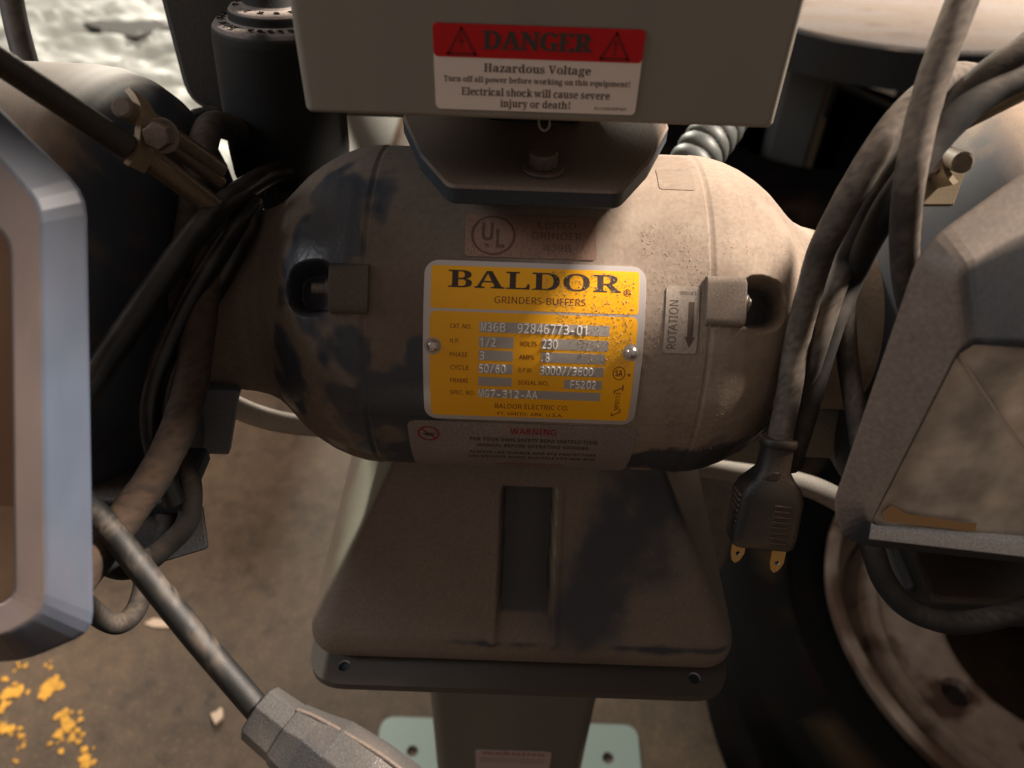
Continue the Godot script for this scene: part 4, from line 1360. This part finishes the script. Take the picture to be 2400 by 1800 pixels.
	part("tie_loop", tube([Vector3(-0.0057, 1.0450, 0.0470), Vector3(-0.0053, 1.0414, 0.0470), Vector3(-0.0036, 1.0400, 0.0470), Vector3(-0.0020, 1.0413, 0.0470), Vector3(-0.0020, 1.0452, 0.0470)], 0.0004, 8, 6), mat(lin(0.2, 0.17, 0.14), 0.45), t)

func back_panel() -> void:
	var t := thing("metal_enclosure", "dark grey metal enclosure behind the black rubber connector at top left", "enclosure", Vector3(-0.07, 0.963, -0.165))
	var poly := rounded([Vector2(-0.205, 0.9655), Vector2(-0.02, 0.9655), Vector2(-0.02, 1.45), Vector2(-0.205, 1.45)], [0.018, 0.01, 0.004, 0.004], 8)
	part("shell", plate(poly, Transform3D(Basis(), Vector3(0, 0, -0.20)), 0.07, 0.004), worn(0.55, 0.01, 20.0), t, func(p: Vector3, n: Vector3) -> Color: return Color(0.036, 0.039, 0.042) * (1.0 + 0.2 * nz_big.get_noise_3dv(p)))
	part("mounting_bar", block(Vector3(-0.06, 1.05, -0.112), Vector3(0.012, 0.03, 0.018), 0.002), worn(0.6, 0.01), t, dusty_fn(-0.6))

func rubber_connector() -> void:
	var c := Vector3(-0.1363, 0.9864, -0.0939)
	var lean := Vector3(0.03, 1.0, -0.06).normalized()
	var t := thing("rubber_connector", "fat black rubber cable connector with raised lettering, hanging left of the switch box", "connector", c - lean * 0.05)
	var s := lean.cross(Vector3(0, 0, 1)).normalized()
	var u := s.cross(lean)
	var prof := [Vector2(0.003, -0.0500), Vector2(0.018, -0.0495), Vector2(0.0245, -0.0470), Vector2(0.0285, -0.0420), Vector2(0.0310, -0.034), Vector2(0.0318, -0.02), Vector2(0.0312, 0.012), Vector2(0.0305, 0.036), Vector2(0.0298, 0.0402), Vector2(0.0280, 0.0425), Vector2(0.0225, 0.0432), Vector2(0.0215, 0.0440), Vector2(0.0212, 0.0475), Vector2(0.0200, 0.0490), Vector2(0.0145, 0.0495), Vector2(0.0135, 0.051), Vector2(0.0125, 0.058), Vector2(0.0115, 0.068), Vector2(0.0100, 0.085), Vector2(0.0092, 0.13), Vector2(0.0092, 0.35)]
	var rings := []
	for i in prof.size() - 1:
		for k in 3:
			var q: Vector2 = prof[i].lerp(prof[i + 1], k / 3.0)
			var ring := PackedVector3Array()
			for j in 64:
				ring.append(c + lean * q.y + (s * cos(TAU * j / 64.0) + u * sin(TAU * j / 64.0)) * q.x)
			rings.append(ring)
	var body := part("rubber_body", MB.new().loft(rings), worn(0.72, 0.012, 30.0), t, func(p: Vector3, n: Vector3) -> Color:
		var d := smooth(0.25, 0.8, n.dot(lean)) * smooth(-0.35, 0.1, nz_patch.get_noise_3dv(p) + 0.2)
		return Color(0.006, 0.006, 0.006).lerp(Color(0.36, 0.30, 0.27), d))
	# raised letters round the two shoulders
	var letters := MB.new()
	for row in [["300V 20A 250V SUITABLE FOR OUTDOOR", 0.0252, 0.0433, 0.0050], ["SIT SJT SIT SJT", 0.0172, 0.0493, 0.0042]]:
		var text: String = row[0]
		for i in text.length():
			if text[i] == " ":
				continue
			var an := TAU * i / text.length() + 1.2
			var place := func(a: float, b: float, h: float) -> Vector3:
				var rr: float = row[1] - b
				var aa: float = an + a / row[1]
				return c + lean * (row[2] + h) + (s * cos(aa) + u * sin(aa)) * rr
			letters.add(lettering(text[i], sans_bold, Vector2.ZERO, Vector2(0.0026, row[3] * 0.62), place, 0.0005))
	part("raised_lettering", letters, mat(lin(0.015, 0.014, 0.013), 0.6), body)
	var ribs := MB.new()
	for k in 9:
		var y := 0.066 + 0.007 * k
		var ring_pts := []
		for j in 25:
			var an := TAU * j / 24.0
			ring_pts.append(c + lean * y + (s * cos(an) + u * sin(an)) * 0.0118)
		ribs.add(tube(ring_pts, 0.0013, 6, 1))
	part("strain_relief", ribs, mat(lin(0.008, 0.008, 0.008), 0.7), body)
	var tab := CSGPolygon3D.new()
	tab.name = "metal_tab"
	tab.polygon = PackedVector2Array([Vector2(-0.0045, -0.0075), Vector2(0.0045, -0.0095), Vector2(0.0050, 0.008), Vector2(-0.0050, 0.008)])
	tab.depth = 0.0014
	tab.position = Vector3(-0.1374, 0.9622, -0.0452) - t.position
	tab.rotation = Vector3(-0.5, 0.25, 0)
	tab.material = mat(lin(0.012, 0.012, 0.012), 0.5)
	t.add_child(tab)
	var cut := CSGCylinder3D.new()
	cut.name = "tab_hole"
	cut.operation = CSGShape3D.OPERATION_SUBTRACTION
	cut.radius = 0.0014
	cut.height = 0.02
	cut.rotation = Vector3(PI / 2.0, 0, 0)
	tab.add_child(cut)

func gooseneck() -> void:
	var pts := [Vector3(0.0885, 0.9312, -0.1317), Vector3(0.0995, 0.9428, -0.1489), Vector3(0.1147, 0.9528, -0.1713), Vector3(0.1329, 0.9677, -0.2049), Vector3(0.1503, 0.9885, -0.2506)]
	var t := thing("flexible_conduit", "grey ribbed flexible conduit rising behind the motor under the switch box", "conduit", pts[0])
	var line := curve(pts, 60)
	var rings := []
	var side := Vector3.RIGHT
	for i in line.size():
		var d := (line[mini(i + 1, line.size() - 1)] - line[maxi(i - 1, 0)]).normalized()
		side = (side - d * side.dot(d)).normalized()
		var up := d.cross(side)
		var ring := PackedVector3Array()
		for k in 28:
			var an := TAU * k / 28.0
			var ph := fposmod(i / 21.0 + k / 28.0, 1.0)
			var r := 0.0155 * (0.82 + 0.18 * sqrt(maxf(0.0, 1.0 - pow(ph * 2.0 - 1.0, 2.0) * 1.0)))
			ring.append(line[i] + (side * cos(an) + up * sin(an)) * r)
		rings.append(ring)
	part("ribbed_tube", MB.new().loft(rings), worn(0.5, 0.0), t, func(p: Vector3, n: Vector3) -> Color: return Color(0.115, 0.125, 0.120) * (1.0 + 0.25 * nz_mid.get_noise_3dv(p)))

func cord_fn(cover: float, dust := Color(0.225, 0.175, 0.135)) -> Callable:     # black rubber, with dust over the given share of it
	return func(p: Vector3, n: Vector3) -> Color:
		var d := cover + 0.24 * nz_patch.get_noise_3dv(p) + 0.16 * nz_mid.get_noise_3dv(p) + 0.22 * n.y
		d = smooth(0.05, 0.95, d - 0.10 + 0.18 * n.y) * (0.80 + 0.65 * nz_fine.get_noise_3dv(p * 1.6))
		return Color(0.011, 0.011, 0.011).lerp(dust, clampf(d, 0.0, 1.0))

func cords() -> void:
	var shiny := worn(0.34, 0.0, 40.0)
	var dull := worn(0.85, 0.012, 90.0)
	# --- left bundle: one cord looped over the neck
	var t := thing("coiled_cord", "black rubber cord coiled over the left neck of the grinder, partly caked in brown dust", "cord", Vector3(-0.1460, 0.9607, 0.0437))
	part("loop", tube([Vector3(-0.1492, 0.9748, -0.0767), Vector3(-0.1554, 0.9907, -0.0574), Vector3(-0.1540, 1.0001, -0.0350), Vector3(-0.1504, 1.0004, -0.0137), Vector3(-0.1477, 0.9939, 0.0070), Vector3(-0.1480, 0.9834, 0.0205), Vector3(-0.1530, 0.9656, 0.0325), Vector3(-0.1590, 0.9463, 0.0432)], 0.0064, 18, 10), dull, t, cord_fn(0.30))
	part("loop", tube([Vector3(-0.1310, 0.9645, -0.0675), Vector3(-0.1339, 0.9702, -0.0524), Vector3(-0.1321, 0.9822, -0.0188), Vector3(-0.1334, 0.9918, 0.0210), Vector3(-0.1396, 0.9889, 0.0425), Vector3(-0.1467, 0.9819, 0.0622), Vector3(-0.1542, 0.9734, 0.0807), Vector3(-0.1611, 0.9656, 0.0985), Vector3(-0.1684, 0.9559, 0.1152)], 0.0051, 18, 10), shiny, t, cord_fn(0.04))
	part("loop", tube([Vector3(-0.1298, 0.9800, -0.0006), Vector3(-0.1303, 0.9810, 0.0187), Vector3(-0.1357, 0.9756, 0.0370), Vector3(-0.1427, 0.9665, 0.0545), Vector3(-0.1491, 0.9543, 0.0723), Vector3(-0.1531, 0.9436, 0.0833), Vector3(-0.1536, 0.9329, 0.0915), Vector3(-0.1506, 0.9195, 0.0996), Vector3(-0.1458, 0.9051, 0.1072)], 0.0044, 18, 10), shiny, t, cord_fn(0.02))
	part("loop", tube([Vector3(-0.1308, 0.9783, -0.0059), Vector3(-0.1284, 0.9771, 0.0154), Vector3(-0.1339, 0.9678, 0.0346), Vector3(-0.1415, 0.9579, 0.0515), Vector3(-0.1474, 0.9466, 0.0684), Vector3(-0.1502, 0.9351, 0.0815), Vector3(-0.1509, 0.9216, 0.0923), Vector3(-0.1501, 0.9091, 0.0995)], 0.0048, 18, 10), shiny, t, cord_fn(0.10))
	part("loop", tube([Vector3(-0.1398, 0.9713, 0.0273), Vector3(-0.1396, 0.9658, 0.0444), Vector3(-0.1384, 0.9552, 0.0647), Vector3(-0.1381, 0.9458, 0.0799), Vector3(-0.1408, 0.9355, 0.0959), Vector3(-0.1462, 0.9269, 0.1104), Vector3(-0.1530, 0.9204, 0.1230), Vector3(-0.1595, 0.9155, 0.1381), Vector3(-0.1660, 0.9108, 0.1532)], 0.0066, 18, 10, 0.05), dull, t, cord_fn(0.60, Color(0.11, 0.066, 0.040)))
	part("loop", tube([Vector3(-0.1545, 0.9142, 0.0855), Vector3(-0.1463, 0.9106, 0.0914), Vector3(-0.1420, 0.9044, 0.0997), Vector3(-0.1428, 0.8954, 0.1092), Vector3(-0.1496, 0.8895, 0.1158), Vector3(-0.1559, 0.8873, 0.1218), Vector3(-0.1622, 0.8854, 0.1249)], 0.0044, 16, 10), dull, t, cord_fn(0.28, Color(0.11, 0.066, 0.040)))
	part("loop", tube([Vector3(-0.1580, 0.8923, 0.1213), Vector3(-0.1553, 0.8852, 0.1304), Vector3(-0.1563, 0.8799, 0.1406), Vector3(-0.1605, 0.8794, 0.1464), Vector3(-0.1651, 0.8843, 0.1474), Vector3(-0.1697, 0.8920, 0.1459), Vector3(-0.1751, 0.9016, 0.1440)], 0.0040, 16, 10), dull, t, cord_fn(0.32))
	part("loop", tube([Vector3(-0.1695, 0.8956, 0.0888), Vector3(-0.1587, 0.8914, 0.0966), Vector3(-0.1538, 0.8850, 0.1050), Vector3(-0.1592, 0.8793, 0.1142), Vector3(-0.1696, 0.8785, 0.1204), Vector3(-0.1787, 0.8888, 0.1218)], 0.0052, 16, 8), dull, t, cord_fn(0.05))
	# --- cord with the grey plug at lower left
	var g := thing("plug_cord", "black dusty power cord running down to a grey plug at lower left", "cord", Vector3(-0.1071, 0.8544, 0.1662))
	part("cable", tube([Vector3(-0.1813, 0.9320, 0.1166), Vector3(-0.1625, 0.9272, 0.1289), Vector3(-0.1519, 0.9214, 0.1369), Vector3(-0.1410, 0.9131, 0.1457), Vector3(-0.1226, 0.8997, 0.1604), Vector3(-0.1044, 0.8874, 0.1742), Vector3(-0.0897, 0.8782, 0.1852)], 0.0047, 20, 12), worn(0.58, 0.010, 90.0), g, func(p: Vector3, n: Vector3) -> Color:
		var d := smooth(-0.05, 0.42, nz_mid.get_noise_3dv(p * 0.9) * 0.6 + nz_patch.get_noise_3dv(p) * 0.5 + n.y * 0.12 - 0.02) * (0.6 + 1.1 * nz_fine.get_noise_3dv(p * 1.6))
		return Color(0.010, 0.010, 0.0105).lerp(Color(0.115, 0.090, 0.070), clampf(d, 0.0, 1.0)))
	var pm := mat(Color(0.30, 0.26, 0.235, 0.8), 0.3)
	var axis: Vector3 = (Vector3(-0.0605, 0.8724, 0.2012) - Vector3(-0.0962, 0.8810, 0.1813)).normalized()
	var c0 := Vector3(-0.0970, 0.8821, 0.1801)
	var across: Vector3 = (Vector3(-0.0891, 0.8901, 0.1731) - Vector3(-0.0977, 0.8798, 0.1824)).normalized()
	across = (across - axis * across.dot(axis)).normalized()
	var nrm := axis.cross(across)
	var pr := []
	for q in [[0.0, 0.0092, 0.0070], [0.0006, 0.0098, 0.0076], [0.0125, 0.0104, 0.0082], [0.0130, 0.0108, 0.0088], [0.0150, 0.0112, 0.0092], [0.0210, 0.0128, 0.0090], [0.0300, 0.0152, 0.0118], [0.045, 0.0165, 0.0135], [0.066, 0.0165, 0.0135]]:
		var ring := PackedVector3Array()
		for w in rounded([Vector2(-q[1], -q[2] * 0.4), Vector2(-q[1] * 0.5, -q[2]), Vector2(q[1] * 0.5, -q[2]), Vector2(q[1], -q[2] * 0.4), Vector2(q[1], q[2] * 0.4), Vector2(q[1] * 0.5, q[2]), Vector2(-q[1] * 0.5, q[2]), Vector2(-q[1], q[2] * 0.4)], 0.0012, 2):
			ring.append(c0 + axis * q[0] + across * w.x + nrm * w.y)
		pr.append(ring)
	var grey := func(p: Vector3, n: Vector3) -> Color: return Color(0.10, 0.096, 0.094).lerp(Color(0.24, 0.20, 0.17), smooth(-0.1, 0.4, nz_mid.get_noise_3dv(p)) * 0.6)
	var body := part("plug_body", MB.new().layers(pr), worn(0.3, 0.012, 40.0), g, grey)
	part("ridge", tube([pr[3][3], pr[5][3], pr[7][3], pr[8][3]], 0.0008, 8, 6), worn(0.5, 0.0), body, func(_p: Vector3, _n: Vector3) -> Color: return Color(0.20, 0.16, 0.13))
	part("ridge", tube([pr[2][13], pr[5][13], pr[7][13], pr[8][13]], 0.0008, 8, 6), worn(0.5, 0.0), body, func(_p: Vector3, _n: Vector3) -> Color: return Color(0.20, 0.16, 0.13))
	part("thumb_pad", block(c0 + axis * 0.036 - nrm * 0.0122, Vector3(0.0052, 0.0014, 0.0075), 0.0012, Basis(across, -nrm, axis)), worn(0.25, 0.0), body, grey)
	# --- right bundle
	var r := thing("looped_cord", "dusty black cord in long loops over the right neck, ending in a two-prong plug", "cord", Vector3(0.1178, 0.9798, 0.0399))
	var lit := cord_fn(0.58)
	part("loop", tube([Vector3(0.1267, 1.0940, 0.0366), Vector3(0.1209, 1.0786, 0.0478), Vector3(0.1173, 1.0656, 0.0555), Vector3(0.1150, 1.0523, 0.0634), Vector3(0.1143, 1.0385, 0.0709), Vector3(0.1198, 1.0196, 0.0704), Vector3(0.1274, 1.0015, 0.0687), Vector3(0.1392, 0.9806, 0.0654), Vector3(0.1497, 0.9627, 0.0687)], 0.0049, 20, 10, 0.03), dull, r, lit)
	part("loop", tube([Vector3(0.1592, 1.0780, 0.0375), Vector3(0.1499, 1.0708, 0.0414), Vector3(0.1410, 1.0641, 0.0434), Vector3(0.1316, 1.0535, 0.0462), Vector3(0.1246, 1.0433, 0.0487), Vector3(0.1174, 1.0310, 0.0530), Vector3(0.1143, 1.0152, 0.0515), Vector3(0.1175, 0.9916, 0.0427), Vector3(0.1134, 0.9774, 0.0515), Vector3(0.1094, 0.9616, 0.0617), Vector3(0.1085, 0.9422, 0.0657), Vector3(0.1079, 0.9234, 0.0718), Vector3(0.1079, 0.9069, 0.0786)], 0.0042, 20, 10, 0.03), dull, r, cord_fn(0.38))
	part("loop", tube([Vector3(0.1460, 1.0567, 0.0325), Vector3(0.1342, 1.0588, 0.0361), Vector3(0.1229, 1.0559, 0.0440), Vector3(0.1133, 1.0483, 0.0509), Vector3(0.1050, 1.0376, 0.0592), Vector3(0.1007, 1.0219, 0.0613), Vector3(0.0992, 1.0035, 0.0597), Vector3(0.1002, 0.9842, 0.0591), Vector3(0.1013, 0.9627, 0.0607), Vector3(0.1004, 0.9460, 0.0703), Vector3(0.0989, 0.9310, 0.0797), Vector3(0.0985, 0.9251, 0.0837)], 0.0050, 20, 10, 0.03), dull, r, cord_fn(0.6))
	part("loop", tube([Vector3(0.1639, 1.0658, 0.0405), Vector3(0.1514, 1.0624, 0.0436), Vector3(0.1377, 1.0563, 0.0490), Vector3(0.1266, 1.0463, 0.0553), Vector3(0.1184, 1.0339, 0.0616), Vector3(0.1164, 1.0157, 0.0584), Vector3(0.1228, 0.9834, 0.0420), Vector3(0.1167, 0.9657, 0.0526), Vector3(0.1129, 0.9488, 0.0624), Vector3(0.1091, 0.9304, 0.0736), Vector3(0.1058, 0.9141, 0.0828)], 0.0050, 20, 10, 0.03), dull, r, cord_fn(0.2))
	part("loop", tube([Vector3(0.1303, 0.9863, 0.0205), Vector3(0.1268, 0.9762, 0.0310), Vector3(0.1251, 0.9662, 0.0413), Vector3(0.1259, 0.9538, 0.0539), Vector3(0.1290, 0.9407, 0.0656), Vector3(0.1329, 0.9270, 0.0766), Vector3(0.1373, 0.9112, 0.0882)], 0.0043, 18, 10, 0.03), dull, r, cord_fn(0.38))
	part("loop", tube([Vector3(0.1386, 0.8967, 0.0877), Vector3(0.1447, 0.8846, 0.0987), Vector3(0.1512, 0.8725, 0.1096), Vector3(0.1622, 0.8640, 0.1173), Vector3(0.1789, 0.8599, 0.1209), Vector3(0.1954, 0.8611, 0.1198), Vector3(0.2153, 0.8663, 0.1152), Vector3(0.2333, 0.8733, 0.1089)], 0.0050, 18, 10, 0.02), dull, r, cord_fn(0.16))
	right_plug(r)
	# --- pieces further back
	var a := thing("white_hose", "white hose looping below the motor behind the grinder base", "hose", Vector3(-0.1695, 0.7815, -0.0642))
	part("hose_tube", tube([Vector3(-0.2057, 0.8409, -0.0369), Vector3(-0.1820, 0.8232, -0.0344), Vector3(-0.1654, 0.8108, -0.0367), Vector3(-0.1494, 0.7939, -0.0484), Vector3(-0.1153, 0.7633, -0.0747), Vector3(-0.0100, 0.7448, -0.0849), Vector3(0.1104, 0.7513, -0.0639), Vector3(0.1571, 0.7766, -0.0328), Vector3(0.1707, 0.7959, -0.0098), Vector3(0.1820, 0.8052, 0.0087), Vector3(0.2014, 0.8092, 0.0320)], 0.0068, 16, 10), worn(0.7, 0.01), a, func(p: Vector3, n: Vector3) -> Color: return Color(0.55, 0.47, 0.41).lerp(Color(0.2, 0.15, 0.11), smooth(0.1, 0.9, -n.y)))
	var b := thing("hanging_cable", "thick black cable hanging behind the left wheel guard at the top left corner", "cable", Vector3(-0.2894, 1.0093, -0.1347))
	part("cable", tube([Vector3(-0.3068, 1.0430, -0.1785), Vector3(-0.2977, 1.0251, -0.1556), Vector3(-0.2899, 1.0111, -0.1363), Vector3(-0.2798, 0.9958, -0.1158), Vector3(-0.2682, 0.9792, -0.0942)], 0.0062, 18, 8), worn(0.6, 0.02, 40.0), b, cord_fn(0.3))
	var d := thing("short_cable", "thin black cable behind the left guard below the grey enclosure", "cable", Vector3(-0.1952, 0.9653, -0.1220))
	part("cable", tube([Vector3(-0.2121, 0.9613, -0.1184), Vector3(-0.2013, 0.9661, -0.1227), Vector3(-0.1900, 0.9667, -0.1300), Vector3(-0.1771, 0.9658, -0.1359)], 0.0036, 14, 6), worn(0.6, 0.0), d, cord_fn(0.05))

func right_plug(r: Node3D) -> void:
	var top := Vector3(0.0979, 0.9281, 0.0818)
	var down := (Vector3(0.0959, 0.8848, 0.1052) - top).normalized()
	var s: Vector3 = (Vector3(0.1087, 0.9072, 0.0931) - Vector3(0.0832, 0.9078, 0.0913))
	s = (s - down * s.dot(down)).normalized()
	var o := s.cross(down)
	if o.z < 0.0:
		o = -o
	var rings := []
	for q in [[-0.001, 0.0068, 0.0064], [0.0, 0.0074, 0.0070], [0.0022, 0.0073, 0.0069], [0.0024, 0.0064, 0.0062], [0.0125, 0.0066, 0.0066], [0.0160, 0.0085, 0.0076], [0.0195, 0.0116, 0.0086], [0.024, 0.0132, 0.0090], [0.040, 0.0134, 0.0090], [0.0445, 0.0128, 0.0086], [0.0455, 0.0118, 0.0076]]:
		var ring := PackedVector3Array()
		for w in rounded(box2(q[1], q[2]), minf(q[1], q[2]) * (0.9 if q[0] < 0.014 else 0.5), 6):
			ring.append(top + down * q[0] + s * (w.x - q[0] * 0.03) + o * w.y)
		rings.append(ring)
	var black := func(p: Vector3, n: Vector3) -> Color: return dusty(p, n, -0.12, Color(0.014, 0.013, 0.012), Color(0.12, 0.08, 0.055))
	var body := part("plug_body", MB.new().loft(rings), worn(0.55, 0.02, 40.0), r, black)
	for k in 8:
		part("grip_rib", block(top + down * (0.0255 + 0.0023 * k) + o * 0.0088 + s * 0.0035, Vector3(0.0036, 0.0006, 0.0010), 0.0004, Basis(s, -down, o)), worn(0.5, 0.0), body, func(_p: Vector3, _n: Vector3) -> Color: return Color(0.10, 0.055, 0.035))
		part("grip_rib", block(top + down * (0.0230 + 0.0023 * k) - s * 0.0134 + o * 0.002, Vector3(0.0008, 0.0006, 0.0048), 0.0004, Basis(s, -down, o)), worn(0.5, 0.0), body, func(_p: Vector3, _n: Vector3) -> Color: return Color(0.12, 0.08, 0.055))
	part("square_mark", plate(PackedVector2Array([Vector2(-0.0018, -0.0016), Vector2(0.0018, -0.0016), Vector2(0.0018, 0.0016), Vector2(-0.0018, 0.0016)]), Transform3D(Basis(s, -down, o), top + down * 0.0135 - s * 0.0018 + o * 0.0068), 0.0008, 0.0002), worn(0.5, 0.0), body, func(_p: Vector3, _n: Vector3) -> Color: return Color(0.06, 0.035, 0.025))
	var brass := mat(lin(0.50, 0.29, 0.09), 0.32, 0.85)
	for q in [[-0.0082, -0.003, 0.0445], [0.0068, 0.003, 0.0445]]:
		var at: Vector3 = top + down * q[2] + s * q[0] + o * q[1]
		var pg := CSGPolygon3D.new()
		pg.name = "prong"
		pg.polygon = PackedVector2Array([Vector2(-0.0030, 0.001), Vector2(-0.0030, -0.0085), Vector2(-0.0022, -0.0118), Vector2(-0.0008, -0.0130), Vector2(0.0010, -0.0118), Vector2(0.0026, -0.0085), Vector2(0.0030, 0.001)])
		pg.depth = 0.0016
		pg.transform = Transform3D(Basis(s, -down, o), at - r.position)
		pg.material = brass
		r.add_child(pg, true)
		var cut := CSGCylinder3D.new()
		cut.name = "prong_hole"
		cut.operation = CSGShape3D.OPERATION_SUBTRACTION
		cut.radius = 0.0011
		cut.height = 0.02
		cut.position = Vector3(0, -0.0085, 0)
		cut.rotation = Vector3(PI / 2.0, 0, 0)
		pg.add_child(cut)
